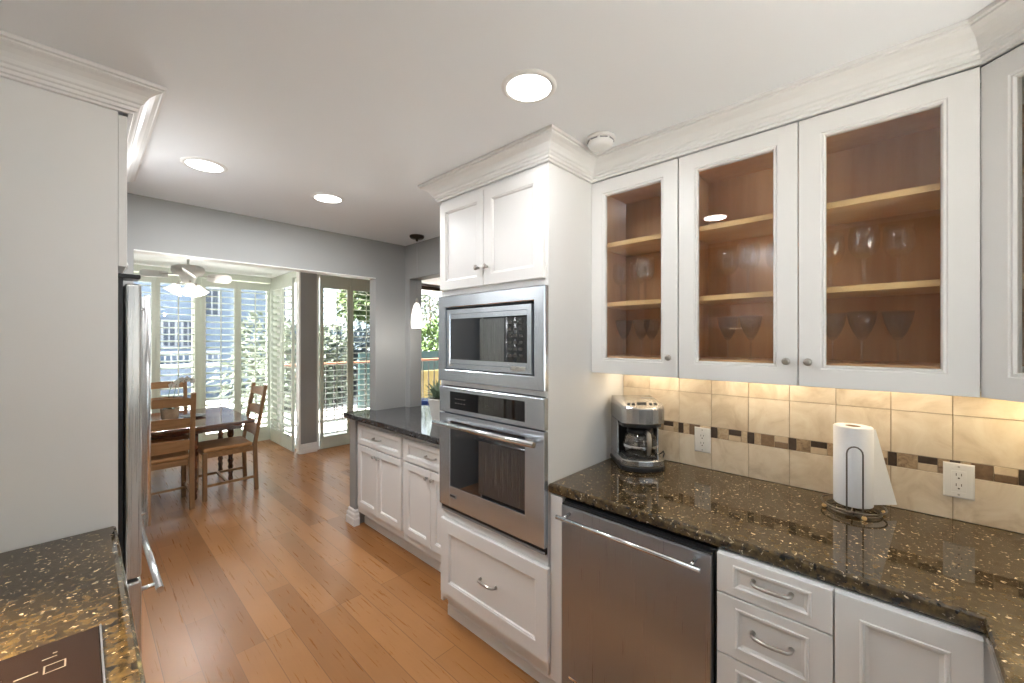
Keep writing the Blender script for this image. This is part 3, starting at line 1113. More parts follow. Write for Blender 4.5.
for ya, yb in zip(joints[:-1], joints[1:]):
    tile(ya, yb, 0.9145, 1.062, 1)
    tile(ya, yb, 1.112, 1.263, 1)
    tile(ya, yb, 1.263, 1.413, 1)
MOS = [(.83, .781, 'split', 0), (.781, .757, 'mar', 0), (.757, .733, 'dark', 0), (.733, .705, 'mar', 0), (.705, .656, 'brown', 0), (.656, .609, 'split', 1),
       (.609, .581, 'dark', 0), (.581, .533, 'mar', 0), (.533, .482, 'split', 0), (.482, .459, 'mar', 0), (.459, .432, 'dark', 0), (.432, .407, 'mar', 0),
       (.407, .358, 'brown', 0), (.358, .309, 'split', 1), (.309, .281, 'dark', 0), (.281, .235, 'mar', 0), (.235, .182, 'split', 0), (.182, .158, 'marb', 0),
       (.158, .130, 'dark', 0), (.130, .105, 'mar', 0), (.105, .057, 'brown', 0), (.057, .0095, 'split', 1), (.0095, -.0155, 'dark', 0), (-.0155, -.067, 'mar', 0),
       (-.067, -.1155, 'split', 0), (-.1155, -.142, 'marb', 0), (-.142, -.168, 'dark', 0), (-.168, -.190, 'mar', 0), (-.190, -.2385, 'brown', 0), (-.2385, -.2885, 'split', 1),
       (-.2885, -.315, 'dark', 0), (-.315, -.365, 'mar', 0), (-.365, -.415, 'split', 0), (-.415, -.44, 'marb', 0), (-.44, -.47, 'dark', 0), (-.47, -.52, 'brown', 0),
       (-.52, -.57, 'split', 1), (-.57, -.62, 'mar', 0), (-.62, -.67, 'dark', 0), (-.67, -.73, 'brown', 0), (-.73, -.79, 'mar', 0),
       (1.0495, .985, 'brown', 0), (.985, .935, 'split', 1), (.935, .91, 'dark', 0), (.91, .86, 'mar', 0), (.86, .83, 'marb', 0)]
for ya, yb, k, f in MOS:
    if k == 'split':
        tile(ya, yb, 1.062, 1.087, 5 if not f else 3)
        tile(ya, yb, 1.087, 1.112, 2 if not f else 5)
    else:
        tile(ya, yb, 1.062, 1.112, {'mar': 4, 'marb': 4, 'dark': 2, 'brown': 3}[k])
struct(m.build('backsplash', [M['grout'], M['travertine'], M['mos_dark'], M['mos_brown'], M['mos_marble'], M['mos_light']]),
       'cream travertine backsplash with a band of small brown mosaic tiles')


# outlets
def outlet(y, z, label):
    t = thing('electrical_outlet', label, 'outlet', (1.99, y, z), 'wall outlets')
    mm = MB(); mm.loops((1.9915, y + .0355, z - .057), YM, ZP, XM, .071, .114, [(0, 0), (0, .004), (.004, .006), (.0185, .006), (.019, .0055)])
    mm.build('cover_plate', M['plastic'], t)
    mm = MB(); mm.box(1.9838, 1.9858, y - .0165, y + .0165, z - .033, z + .033, .0008)
    rc = mm.build('receptacle', M['plastic'], t)
    mm = MB()
    for s in (1, -1):
        zz = z + s * .017
        mm.box(1.9834, 1.9840, y + .005, y + .0068, zz - .001, zz + .008)
        mm.box(1.9834, 1.9840, y - .0068, y - .005, zz, zz + .008)
        mm.lathe([(.0026, 0), (.0026, .0006)], (1.9840, y, zz - .008), 10, axis=(-1, 0, 0))
    mm.build('slots', M['slot'], rc)
    for s in (1, -1):
        mm = MB(); mm.lathe([(.003, 0), (.003, .001)], (1.9855, y, z + s * .046), 10, axis=(-1, 0, 0))
        mm.build('screw', M['nickel'], t)


outlet(0.6435, 1.046, 'white wall outlet in the mosaic band nearer the coffee maker')
outlet(-0.163, 1.048, 'white wall outlet in the mosaic band right of the paper towels')


# ================================================================== STEMWARE
def tulip_glass():
    t = thing('wine_glass', 'x', 'glass', (0, 0, 0))
    mm = MB()
    mm.lathe([(.036, 0), (.034, .002), (.008, .006), (.0055, .010)], seg=20, capt=False)
    mm.build('foot', M['stemglass'], t)
    mm = MB()
    prof = []
    for i in range(13):
        z = .010 + i * .0066
        prof.append((.0052 + .0022 * abs(math.sin(i * 1.25)), z))
    mm.lathe(prof, seg=10, capb=False, capt=False)
    mm.build('stem', M['stemglass'], t)
    mm = MB()
    mm.lathe([(.006, .089), (.020, .094), (.033, .108), (.040, .128), (.0415, .148), (.040, .170), (.037, .195), (.0358, .195), (.0385, .170), (.040, .148), (.0385, .128), (.031, .110), (.018, .098)], seg=24, capb=False)
    mm.build('bowl', M['stemglass'], t)
    return t


def flared_glass():
    t = thing('wine_glass', 'x', 'glass', (0, 0, 0))
    mm = MB()
    mm.lathe([(.034, 0), (.032, .002), (.007, .005), (.004, .009)], seg=20, capt=False)
    mm.build('foot', M['stemglass'], t)
    mm = MB()
    mm.lathe([(.0042, .009), (.0036, .045), (.0045, .076)], seg=10, capb=False, capt=False)
    mm.build('stem', M['stemglass'], t)
    mm = MB()
    mm.lathe([(.0045, .076), (.012, .082), (.024, .104), (.034, .132), (.041, .172), (.0398, .172), (.033, .134), (.0228, .106), (.010, .086)], seg=24, capb=False)
    mm.build('bowl', M['smokeglass'], t)
    return t


ga, gb = tulip_glass(), flared_glass()
TUL = [(1.83, .975, 'left', 'leftmost'), (1.84, .888, 'left', 'middle'), (1.77, .822, 'left', 'rightmost'),
       (1.83, .492, 'middle', 'leftmost'), (1.77, .405, 'middle', 'center'), (1.84, .318, 'middle', 'rightmost'),
       (1.83, .158, 'right', 'leftmost'), (1.77, .066, 'right', 'middle'), (1.83, -.018, 'right', 'rightmost')]
FLA = [(1.83, .960, 'left', 'leftmost'), (1.85, .880, 'left', 'middle'), (1.80, .805, 'left', 'rightmost'),
       (1.82, .490, 'middle', 'left-hand'), (1.79, .400, 'middle', 'right-hand'),
       (1.83, .152, 'right', 'leftmost'), (1.79, .072, 'right', 'middle'), (1.84, -.016, 'right', 'rightmost')]
for src, lst, z, nm, grp, shelf in ((ga, TUL, 1.6925, 'clear tulip wine glass', 'tulip glasses on the middle shelf', 'on middle shelf'),
                                    (gb, FLA, 1.4365, 'smoky flared wine glass', 'flared glasses on the cabinet floor', 'on cabinet floor')):
    for k, (x, y, dr_, pos) in enumerate(lst):
        o = src if k == 0 else copy_tree(src)
        o.location = (x, y, z)
        o['label'] = '%s %s behind the %s glass door, %s of its row' % (nm, shelf, dr_, pos)
        o['group'] = grp

# ================================================================== REFRIGERATOR SURROUND
t = thing('refrigerator_cabinet', 'tall white refrigerator surround with an overhead cabinet at left', 'cabinet', (-0.25, 2.3, 0))
m = MB(); m.box(-0.595, 0.084, 1.849, 1.869, 0, 2.2622)
m.build('side_panel', M['white'], t)
m = MB(); m.box(-0.595, 0.084, 2.782, 2.802, 0, 2.2622)
m.build('side_panel', M['white'], t)
m = MB(); m.box(-0.595, 0.084, 1.869, 2.782, 1.755, 2.2622)
m.build('overhead_body', M['white'], t)
for ya, yb, ky in ((1.850, 2.324, 2.29), (2.327, 2.801, 2.36)):
    m = MB(); m.loops((0.085, ya, 1.757), YP, ZP, (1, 0, 0), yb - ya, 0.497, SHAKER(0.06, .021))
    dd = m.build('door', M['white'], t)
    knob_x(dd, 0.106, ky, 1.82, d=(1, 0, 0))

t = thing('refrigerator', 'stainless french door refrigerator with bar handles inside the white surround', 'refrigerator', (-0.2, 2.325, 0))
m = MB(); m.box(-0.56, 0.098, 1.884, 2.768, 0.03, 1.722)
m.build('body', M['black'], t)
for ya, yb, hy in ((1.880, 2.323, 2.275), (2.327, 2.770, 2.375)):
    m = MB(); m.box(0.1015, 0.144, ya, yb, 0.70, 1.705, .008, seg=3)
    dd = m.build('door', M['steel_v'], t)
    m = MB()
    m.tube([(0.192, hy, 0.735), (0.192, hy, 1.700)], 0.011, 14)
    for z in (0.79, 1.64):
        m.tube([(0.143, hy, z), (0.192, hy, z)], 0.008, 10)
    m.build('handle', M['chrome'], dd)
m = MB(); m.box(0.1015, 0.144, 1.880, 2.770, 0.10, 0.688, .008, seg=3)
dd = m.build('freezer_drawer', M['steel_v'], t)
m = MB()
m.tube([(0.196, 1.915, 0.617), (0.196, 2.735, 0.617)], 0.0115, 14)
for y in (1.97, 2.68):
    m.tube([(0.143, y, 0.617), (0.196, y, 0.617)], 0.008, 10)
m.build('handle', M['chrome'], dd)
for y in (1.93, 2.72):
    m = MB(); m.box(0.02, 0.142, y - .045, y + .045, 1.7225, 1.738, .004)
    m.build('hinge_cover', M['black'], t)
m = MB(); m.box(0.07, 0.0985, 1.90, 2.75, 0.0, 0.029)
m.build('base_grille', M['black'], t)

# ================================================================== PENINSULA
for k, (yb, ya) in enumerate(((3.172, 2.487), (2.484, 1.812))):
    t = thing('base_cabinet', ('white peninsula base cabinet at the far end by the half wall', 'white peninsula base cabinet next to the oven tower')[k], 'cabinet',
              (1.75, (ya + yb) / 2, 0), 'peninsula base cabinets')
    m = MB(); m.box(1.550, 1.995, ya, yb, 0.115, 0.870)
    m.build('body', M['white'], t)
    m = MB()
    m.box(1.615, 1.995, ya, yb, 0.0, 0.115)
    m.sweep([(0, 0), (0.012, 0), (0.012, 0.05), (0.007, 0.06), (0.007, 0.085), (0, 0.09)], [(1.615, yb), (1.615, ya)], 1)
    m.build('toe_kick', M['trim'], t)
    dw = front_x('drawer', t, 1.549, yb - .03, ya + .012, 0.682, 0.832, SHAKER(0.045, .02))
    pull_x(dw, 1.536, (ya + yb) / 2, 0.758, 0.10)
    mid = (ya + yb) / 2
    for a, b, ky in ((yb - .03, mid + .0015, mid + .032), (mid - .0015, ya + .012, mid - .032)):
        dd = front_x('door', t, 1.549, a, b, 0.175, 0.672, SHAKER(0.055, .02))
        knob_x(dd, 1.529, ky, 0.622)
m = MB()
m.prism([(1.485, 3.302), (1.485, 1.796), (2.16, 1.796), (2.16, 3.118), (1.995, 3.118), (1.995, 3.186), (1.708, 3.186), (1.708, 3.302)], 0.8725, 0.914, bev=0.006)
tag(m.build('countertop', M['granite_gray']), 'dark gray granite peninsula worktop running to the half wall', 'countertop')

# succulent in white pot
t = thing('potted_plant', 'gray-green plant in a pale tapered pot on the peninsula counter', 'plant', (1.80, 2.40, 0.9142))
m = MB()
m.lathe([(.058, .0003), (.062, .01), (.092, .165), (.095, .175), (.088, .175), (.084, .160)], (1.80, 2.40, .9142), 28)
m.build('pot', M['pot'], t)
m = MB()
m.lathe([(.082, 0), (.05, .01)], (1.80, 2.40, 1.072), 20)
m.build('soil', M['bark'], t)
m = MB()
rr = random.Random(3)
for i in range(120):
    a = rr.uniform(0, 2 * PI); e = rr.uniform(.15, 1.45)
    dvec = (math.cos(a) * math.cos(e), math.sin(a) * math.cos(e), math.sin(e))
    b0 = (1.80 + math.cos(a) * rr.uniform(0, .06), 2.40 + math.sin(a) * rr.uniform(0, .06), 1.085)
    m.leaf(b0, dvec, (0, 0, 1), rr.uniform(.07, .17), rr.uniform(.014, .028), droop=.12)
m.build('foliage', M['leaf'], t, recalc=False)

# ================================================================== CEILING FIXTURES
for k, (cx, cy) in enumerate(CANS):
    t = thing('recessed_light', ('lit recessed ceiling light nearest the glass-front cabinets', 'lit recessed ceiling light nearest the refrigerator surround',
                                 'lit recessed ceiling light in front of the bay opening, left of oven tower', 'lit recessed ceiling light above the left counter')[k],
              'ceiling light', (cx, cy, KZ), 'recessed ceiling lights')
    m = MB(); m.lathe([(.074, -.0005), (.074, -.006), (.086, -.005), (.092, -.0005)], (cx, cy, KZ), 40, capb=False, capt=False)
    m.build('trim_ring', M['trim'], t)
    m = MB(); m.lathe([(.074, -.0012), (.074, -.004), (.05, -.0065), (.02, -.0075)], (cx, cy, KZ), 40)
    m.build('lens', M['lens'], t)

t = thing('smoke_detector', 'round white smoke detector on the ceiling by the crown moulding', 'smoke detector', (1.485, 0.885, KZ))
m = MB()
m.lathe([(.060, -.0005), (.060, -.010), (.056, -.012)], (1.485, .885, KZ), 32)
m.build('base', M['plastic'], t)
m = MB()
m.lathe([(.050, -.012), (.052, -.026), (.047, -.036), (.036, -.041), (.01, -.042)], (1.485, .885, KZ), 32)
cv = m.build('cover', M['plastic'], t)
m = MB()
for k in range(8):
    a = 2 * PI * k / 8
    ax = Vector((math.cos(a), math.sin(a), 0)); ay = Vector((-math.sin(a), math.cos(a), 0))
    m.obox((1.485 + ax.x * .0515, .885 + ax.y * .0515, KZ - .017), ax, ay, ZP, .003, .030, .004)
m.build('vents', M['gray'], cv)

t = thing('pendant_light', 'small teardrop glass pendant glowing over the peninsula', 'pendant light', (1.865, 2.805, KZ))
m = MB(); m.lathe([(.058, -.0005), (.058, -.012), (.050, -.022), (.012, -.026), (.008, -.045)], (1.865, 2.805, KZ), 28)
m.build('canopy', M['bronze'], t)
m = MB(); m.tube([(1.865, 2.805, KZ - .04), (1.865, 2.805, 1.845)], .0018, 6)
m.build('cord', M['gray'], t)
m = MB(); m.lathe([(.011, 1.800), (.012, 1.835), (.006, 1.850)], (1.865, 2.805, 0), 16)
m.build('socket_cap', M['nickel'], t)
m = MB(); m.lathe([(.012, 1.812), (.024, 1.795), (.036, 1.755), (.045, 1.705), (.049, 1.655), (.046, 1.618), (.042, 1.608), (.039, 1.608), (.043, 1.655), (.038, 1.71), (.026, 1.77), (.010, 1.805)], (1.865, 2.805, 0), 28, capb=False, capt=False)
m.build('shade', M['lampglass'], t)

# ceiling fan
fx, fy = 0.775, 5.40
t = thing('ceiling_fan', 'white ceiling fan with bell glass lamps hanging in the dining bay', 'ceiling fan', (fx, fy, DZ))
m = MB(); m.lathe([(.065, -.0005), (.065, -.02), (.045, -.045), (.016, -.055)], (fx, fy, DZ), 24)
m.build('canopy', M['fanwhite'], t)
m = MB(); m.lathe([(.012, -.05), (.012, -.15)], (fx, fy, DZ), 12)
m.build('downrod', M['fanwhite'], t)
m = MB(); m.lathe([(.03, -.145), (.10, -.155), (.14, -.175), (.145, -.215), (.125, -.245), (.08, -.26), (.06, -.30), (.055, -.335), (.02, -.345)], (fx, fy, DZ), 28)
m.build('motor_housing', M['fanwhite'], t)
for k in range(4):
    a = math.radians(-46.85 + 40 + 90 * k)
    r_ = Vector((math.cos(a), math.sin(a), 0)); s_ = Vector((-math.sin(a), math.cos(a), 0))
    up_ = (ZP + s_ * .75).normalized(); sd_ = up_.cross(r_).normalized()
    m = MB()
    b0 = Vector((fx, fy, DZ - .268))
    outl = [(.16, -.045), (.20, -.06), (.34, -.07), (.372, -.05), (.38, 0), (.372, .05), (.34, .07), (.20, .06), (.16, .045)]
    lo = [m.bm.verts.new(b0 + r_ * p + sd_ * q) for p, q in outl]
    hi = [m.bm.verts.new(b0 + r_ * p + sd_ * q + up_ * .008) for p, q in outl]
    m.face(lo); m.face(hi)
    for i in range(len(outl)):
        m.face([lo[i], lo[(i + 1) % len(outl)], hi[(i + 1) % len(outl)], hi[i]])
    bl = m.build('blade', M['fanwhite'], t)
    m = MB(); m.bar(b0 + r_ * .06 + ZP * .012, b0 + r_ * .23 + ZP * .012, .035, .008, mi=0)
    m.build('blade_iron', M['nickel'], bl)
for k in range(3):
    a = math.radians(-46.85 + 20 + 120 * k) + PI
    r_ = Vector((math.cos(a), math.sin(a), 0))
    c0 = Vector((fx, fy, DZ - .325)) + r_ * .075
    dvec = (r_ * .55 - ZP).normalized()
    m = MB(); m.tube([c0, c0 + dvec * .05], .012, 10)
    arm = m.build('lamp_arm', M['nickel'], t)
    m = MB(); m.lathe([(.024, .035), (.035, .045), (.050, .075), (.066, .105), (.088, .130), (.084, .130), (.062, .105), (.046, .078), (.030, .05), (.01, .045)], c0, 24, axis=dvec, capb=False, capt=False)
    m.build('lamp_shade', M['lampglass'], arm)


# ================================================================== SHUTTERS
def shutter(W, H, nl, tilt, label, group, z0l, z1l, loc, rotz):
    """local: x across, y depth (0 = room side front), z up"""
    t = thing('plantation_shutter', label, 'shutter', (0, 0, 0), group)
    s = 0.042
    mm = MB()
    mm.box(0, s, 0, .030, 0, H, .002); mm.box(W - s, W, 0, .030, 0, H, .002)
    mm.box(s, W - s, 0.001, .029, 0, z0l); mm.box(s, W - s, 0.001, .029, z1l, H)
    mm.build('frame', M['shutter'], t)
    mm = MB()
    pitch = (z1l - z0l) / nl
    for i in range(nl):
        zc = z0l + pitch * (i + .5)
        c, sn = math.cos(tilt), math.sin(tilt)
        ring = []
        for a in range(10):
            an = 2 * PI * a / 10
            ly, lz = .040 * math.cos(an), .0055 * math.sin(an)
            ring.append((.015 + ly * c - lz * sn, zc + ly * sn + lz * c))
        A_ = [mm.bm.verts.new((s + .002, y, z)) for y, z in ring]
        B_ = [mm.bm.verts.new((W - s - .002, y, z)) for y, z in ring]
        for a in range(10):
            mm.face([A_[a], A_[(a + 1) % 10], B_[(a + 1) % 10], B_[a]], 0, True)
        mm.face(A_); mm.face(list(reversed(B_)))
    mm.build('louvers', M['shutter'], t)
    mm = MB(); mm.box(W / 2 - .006, W / 2 + .006, -.040, -.029, z0l + .03, z1l - .03, .002)
    mm.build('tilt_rod', M['shutter'], t)
    t.location = loc
    t.rotation_euler = (0, 0, rotz)
    return t


SB = 'shutters across the back of the bay'
for x0, x1, lb, tl in ((0.238, 0.654, 'white plantation shutter in the bay partly hidden by the refrigerator', .18), (0.656, 1.090, 'white plantation shutter in the bay behind the ceiling fan lamps', .18),
                       (1.126, 1.537, 'white plantation shutter in the bay behind the tabletop', .22), (1.539, 1.955, 'white plantation shutter in the bay nearest its right corner', .28)):
    shutter(x1 - x0, 2.33, 23, tl, lb, SB, .205, 2.225, (x0, 6.812, .012), 0)
SS = 'shutters on the side of the bay'
# side wall panels face -X: local +x runs along -y
shutter(0.455, 2.33, 23, -.85, 'nearly closed shutter on the bay side wall', SS, .19, 2.225, (1.938, 6.762, .012), -PI / 2)
shutter(0.455, 2.33, 23, -.05, 'open plantation shutter on the bay side wall beside the white casing', SS, .19, 2.225, (1.938, 6.300, .012), -PI / 2)
SR = 'shutters in the window right of the bay'
shutter(0.418, 2.385, 26, .05, 'tall shutter right of the gray wall strip, showing bright sky', SR, .16, 2.21, (2.246, 5.694, .012), 0)
shutter(0.445, 2.385, 26, .05, 'tall shutter beside the gray column, showing green leaves', SR, .16, 2.21, (2.668, 5.694, .012), 0)

# ================================================================== DINING SET
TZ = 0.72
t = thing('dining_table', 'dark mahogany dining table with turned legs and a glossy top', 'table', (0.5, 5.2, 0))
m = MB(); m.box(-0.40, 1.185, 4.61, 5.80, TZ - .028, TZ, .006)
m.build('tabletop', M['tablewood'], t)
m = MB(); m.box(-0.30, 1.12, 4.79, 5.63, TZ - .10, TZ - .0285)
m.build('apron', M['tablewood'], t)
LEG = [(.016, 0), (.024, .02), (.018, .06), (.026, .10), (.017, .12), (.027, .15), (.018, .18), (.029, .215), (.020, .24), (.024, .30), (.031, .36), (.022, .41), (.029, .43), (.020, .46), (.031, .49), (.031, .60), (.031, .62)]
for lx, ly in ((0.735, 4.80), (1.105, 5.19), (1.095, 5.60), (-0.25, 4.84), (-0.27, 5.59)):
    m = MB(); m.lathe(LEG, (lx, ly, 0), 16)
    m.build('leg', M['tablewood'], t)


def make_chair():
    """facing +y, origin under seat centre"""
    t = thing('dining_chair', 'x', 'chair', (0, 0, 0), 'ladder back dining chairs')
    W2, D2 = .205, .205
    mm = MB()
    mm.box(-W2 + .005, W2 - .005, -D2 + .02, D2 + .01, .445, .485, .018, seg=3)
    mm.build('seat', M['leather'], t)
    mm = MB()
    mm.box(-W2 + .012, W2 - .012, -D2 + .02, -D2 + .038, .395, .444)
    mm.box(-W2 + .012, W2 - .012, D2 - .022, D2 - .004, .395, .444)
    mm.box(-W2 + .004, -W2 + .022, -D2 + .01, D2 - .01, .395, .444)
    mm.box(W2 - .022, W2 - .004, -D2 + .01, D2 - .01, .395, .444)
    mm.build('seat_frame', M['slatwood'], t)
    for s in (-1, 1):
        mm = MB(); mm.bar((s * W2, D2, 0), (s * W2, D2, .445), .036, .036, up=(1, 0, 0), bev=.004)
        mm.build('leg', M['chairwood'], t)
        mm = MB()
        mm.bar((s * W2, -D2 - .012, 0), (s * W2, -D2 + .002, .47), .034, .038, up=(1, 0, 0), bev=.003)
        mm.bar((s * W2, -D2 + .001, .455), (s * W2, -D2 - .095, 1.045), .030, .036, up=(1, 0, 0), bev=.003)
        mm.build('leg', M['chairwood'], t)
    for z, h in ((.580, .092), (.782, .078), (.968, .066)):
        mm = MB()
        f = (z - .455) / .59
        yb = -D2 + .001 - .096 * f
        n = 9
        va, vb = [], []
        rows = []
        for i in range(n):
            q = i / (n - 1)
            x = -W2 + .016 + q * (2 * W2 - .032)
            bow = -.018 * math.sin(PI * q)
            arch = .014 * math.sin(PI * q)
            rows.append([mm.bm.verts.new((x, yb + bow + dy - .163 * dz, z + dz)) for dy, dz in ((-.009, -h / 2), (.009, -h / 2), (.009, h / 2 + arch), (-.009, h / 2 + arch))])
        for A_, B_ in zip(rows[:-1], rows[1:]):
            for k in range(4):
                mm.face([A_[k], A_[(k + 1) % 4], B_[(k + 1) % 4], B_[k]])
        mm.face(rows[0]); mm.face(list(reversed(rows[-1])))
        mm.build('back_slat', M['slatwood'], t)
    for s in (-1, 1):
        mm = MB(); mm.bar((s * W2, -D2, .135), (s * W2, D2, .135), .018, .024, bev=.002)
        mm.build('stretcher', M['slatwood'], t)
    mm = MB(); mm.bar((-W2, 0.03, .138), (W2, 0.03, .138), .022, .020, bev=.002)
    mm.build('stretcher', M['slatwood'], t)
    return t


ch = make_chair()
CH = [((0.475, 4.775, 0), 0, 'oak ladder-back chair seen from behind, beside the refrigerator'),
      ((1.000, 4.893, 0), PI / 2, 'oak ladder-back chair with tan seat at the right end of the table'),
      ((0.665, 5.985, 0), PI, 'oak ladder-back chair on the far side of the table by the shutters')]
for k, (loc, rz, lb) in enumerate(CH):
    o = ch if k == 0 else copy_tree(ch)
    o.location = loc
    o.rotation_euler = (0, 0, rz)
    o['label'] = lb

ox, oy = 0.615, 5.28
t = thing('potted_orchid', 'white orchid in a tan planter on the dining table', 'plant', (ox, oy, TZ))
m = MB(); m.lathe([(.060, .0004), (.068, .01), (.078, .105), (.072, .105), (.068, .09)], (ox, oy, TZ), 24)
m.build('pot', M['basket'], t)
m = MB()
for i in range(9):
    a = i * 2.4
    m.leaf((ox, oy, TZ + .09), (math.cos(a), math.sin(a), .45), (0, 0, 1), .15, .05, droop=.3)
m.build('leaves', M['darkleaf'], t, recalc=False)
m = MB()
stem1 = [(ox + .01, oy, TZ + .09), (ox + .03, oy, TZ + .22), (ox + .05, oy, TZ + .34), (ox + .11, oy - .03, TZ + .39), (ox + .17, oy - .06, TZ + .38)]
stem2 = [(ox, oy, TZ + .09), (ox - .01, oy, TZ + .24), (ox + .01, oy, TZ + .33), (ox + .06, oy + .02, TZ + .36)]
m.tube(stem1, .003, 6); m.tube(stem2, .003, 6)
m.build('stem', M['darkleaf'], t)
for pt in ((ox + .05, oy, TZ + .345), (ox + .09, oy - .02, TZ + .385), (ox + .13, oy - .04, TZ + .39), (ox + .17, oy - .06, TZ + .375), (ox + .01, oy, TZ + .33), (ox + .055, oy + .02, TZ + .355)):
    m = MB()
    for i in range(5):
        a = i * 2 * PI / 5 + .3
        e1, e2 = Vector((.73, -.68, 0)), ZP
        m.leaf(pt, e1 * math.cos(a) + e2 * math.sin(a), (-.68, -.73, .1), .036, .030, droop=.1)
    m.build('flower', M['petal'], t, recalc=False)
t = MB(); t.lathe([(.03, .0005), (.075, .006), (.105, .016), (.107, .018), (.072, .010), (.02, .005)], (0.79, 5.22, TZ), 28)
tag(t.build('plate', M['black']), 'shallow dark dish on the dining table right of the orchid', 'dish')

# ================================================================== COFFEE MAKER
cx, cy = 1.832, 0.888
t = thing('coffee_maker', 'stainless drip coffee maker on the granite counter in the corner', 'coffee maker', (0, 0, 0))


def dshape(w, d, n=10, y0=0.0):
    """flat back at +y, rounded front at -y"""
    pts = [(w / 2, d / 2), (-w / 2, d / 2)]
    yb = -d / 2 + w * .28
    pts.append((-w / 2, yb))
    for i in range(1, n):
        a = PI + PI * i / n
        pts.append((w / 2 * math.cos(a), yb + w * .28 * math.sin(a)))
    pts.append((w / 2, yb))
    return pts


m = MB(); m.prism(dshape(.195, .235), .0005, .020, bev=.004)
m.build('foot_plate', M['black'], t)
m = MB(); m.prism(dshape(.190, .228), .0205, .052, bev=.006)
m.build('base', M['steel_dark'], t)
m = MB(); m.prism(dshape(.130, .13), .0525, .056)
m.build('warming_plate', M['black'], t)
m = MB(); m.box(-.085, .085, .045, .112, .0525, .195, .004)
m.build('rear_column', M['black'], t)
for s in (-1, 1):
    m = MB(); m.box(s * .0855, s * .0945, .00, .113, .0525, .215, .003)
    m.build('side_panel', M['steel_dark'], t)
m = MB(); m.prism([(x, y) for x, y in dshape(.190, .228)], .2155, .285, bev=.003)
hd = m.build('brew_head', M['steel_dark'], t)
m = MB(); m.prism([(x * .90, y * .90 ) for x, y in dshape(.190, .222)], .196, .2152, bev=.002)
m.build('filter_basket', M['black'], t)
# slanted control panel on top, lower at the front
m = MB()
ds = dshape(.188, .226)
lo = [m.bm.verts.new((x, y, .2853)) for x, y in ds]
hi = [m.bm.verts.new((x * .97, y * .97 + .002, .3175 if y > .02 else .3175 - (.02 - y) * .215)) for x, y in ds]
m.face(lo); 
n = len(ds)
for i in range(n):
    m.face([lo[i], lo[(i + 1) % n], hi[(i + 1) % n], hi[i]])
cen = m.bm.verts.new((0, .02, .3178))
for i in range(n):
    m.face([hi[i], hi[(i + 1) % n], cen])
ld = m.build('lid', M['steel_dark'], t)
m = MB()
for bx in (-.058, -.038, .038, .058):
    m.obox((bx, -.058, .3030), (1, 0, 0), (0, 1, .215), (0, -.215, 1), .012, .012, .004, 0, .001)
m.obox((0, -.052, .3045), (1, 0, 0), (0, 1, .215), (0, -.215, 1), .040, .016, .003)
m.build('control_buttons', M['black'], ld)
m = MB(); m.box(.020, .075, .012, .020, .3165, .3195, .001)
m.build('lid_latch', M['nickel'], ld)
m = MB(); m.lathe([(.054, .0565), (.070, .072), (.073, .11), (.066, .150), (.052, .168), (.050, .168), (.064, .148), (.071, .11), (.068, .074), (.052, .060)], (0, -.030, 0), 28, capb=False)
cf = m.build('carafe', M['carafe'], t)
m = MB(); m.lathe([(.054, .160), (.057, .168), (.054, .184), (.02, .192)], (0, -.030, 0), 24)
m.build('carafe_collar', M['black'], cf)
m = MB(); m.lathe([(.0738, .100), (.0742, .106), (.0738, .112)], (0, -.030, 0), 28, capb=False, capt=False)
m.build('carafe_band', M['chrome'], cf)
m = MB(); m.tube([(.008, -.083, .176), (.010, -.114, .172), (.011, -.120, .150), (.011, -.116, .090), (.010, -.108, .078)], [.009, .010, .0105, .009, .006], 10)
m.build('carafe_handle', M['nickel'], cf)
t.location = (cx, cy, .9142)
t.rotation_euler = (0, 0, math.radians(-47))
t.scale = (1.06, 1.06, 1.0)
# cord lying behind it
m = MB(); m.tube([(1.962, .87, .945), (1.972, .85, .938), (1.984, .835, .950), (1.985, .828, .960), (1.980, .822, .948), (1.972, .825, .928), (1.96, .84, .919)], .0028, 6)
cdz = m.build('power_cord', M['black'])
cdz.parent = t
cdz.matrix_parent_inverse = (Matrix.Translation(t.location) @ Matrix.Rotation(math.radians(-47), 4, 'Z') @ Matrix.Diagonal((1.06, 1.06, 1, 1))).inverted()

# ================================================================== PAPER TOWELS
px_, py_ = 1.858, 0.098
t = thing('paper_towel_holder', 'wire paper towel holder with a ring base and loop arm', 'paper towel holder', (px_, py_, .914))
m = MB()
ringpts = lambda r, z: [(px_ + r * math.cos(2 * PI * k / 40), py_ + r * math.sin(2 * PI * k / 40), z) for k in range(40)]
m.tube(ringpts(.088, .936), .003, 8, closed=True)
m.tube(ringpts(.076, .921), .0025, 8, closed=True)
for k in range(4):
    a = 2 * PI * k / 4 + .4
    m.tube([(px_ + .088 * math.cos(a), py_ + .088 * math.sin(a), .936), (px_ + .076 * math.cos(a), py_ + .076 * math.sin(a), .921)], .0022, 6)
m.tube([(px_ - .088, py_, .936), (px_ + .088, py_, .936)], .0025, 6)
m.build('ring_base', M['wire'], t)
for k in range(4):
    a = 2 * PI * k / 4 + .4
    m = MB(); m.lathe([(.003, .0004), (.0065, .003), (.0075, .0075), (.005, .0125)], (px_ + .084 * math.cos(a), py_ + .084 * math.sin(a), .914), 12)
    m.build('foot', M['maple_light'], t)
m = MB(); m.tube([(px_, py_, .936), (px_, py_, 1.195)], .004, 8)
m.build('post', M['wire'], t)
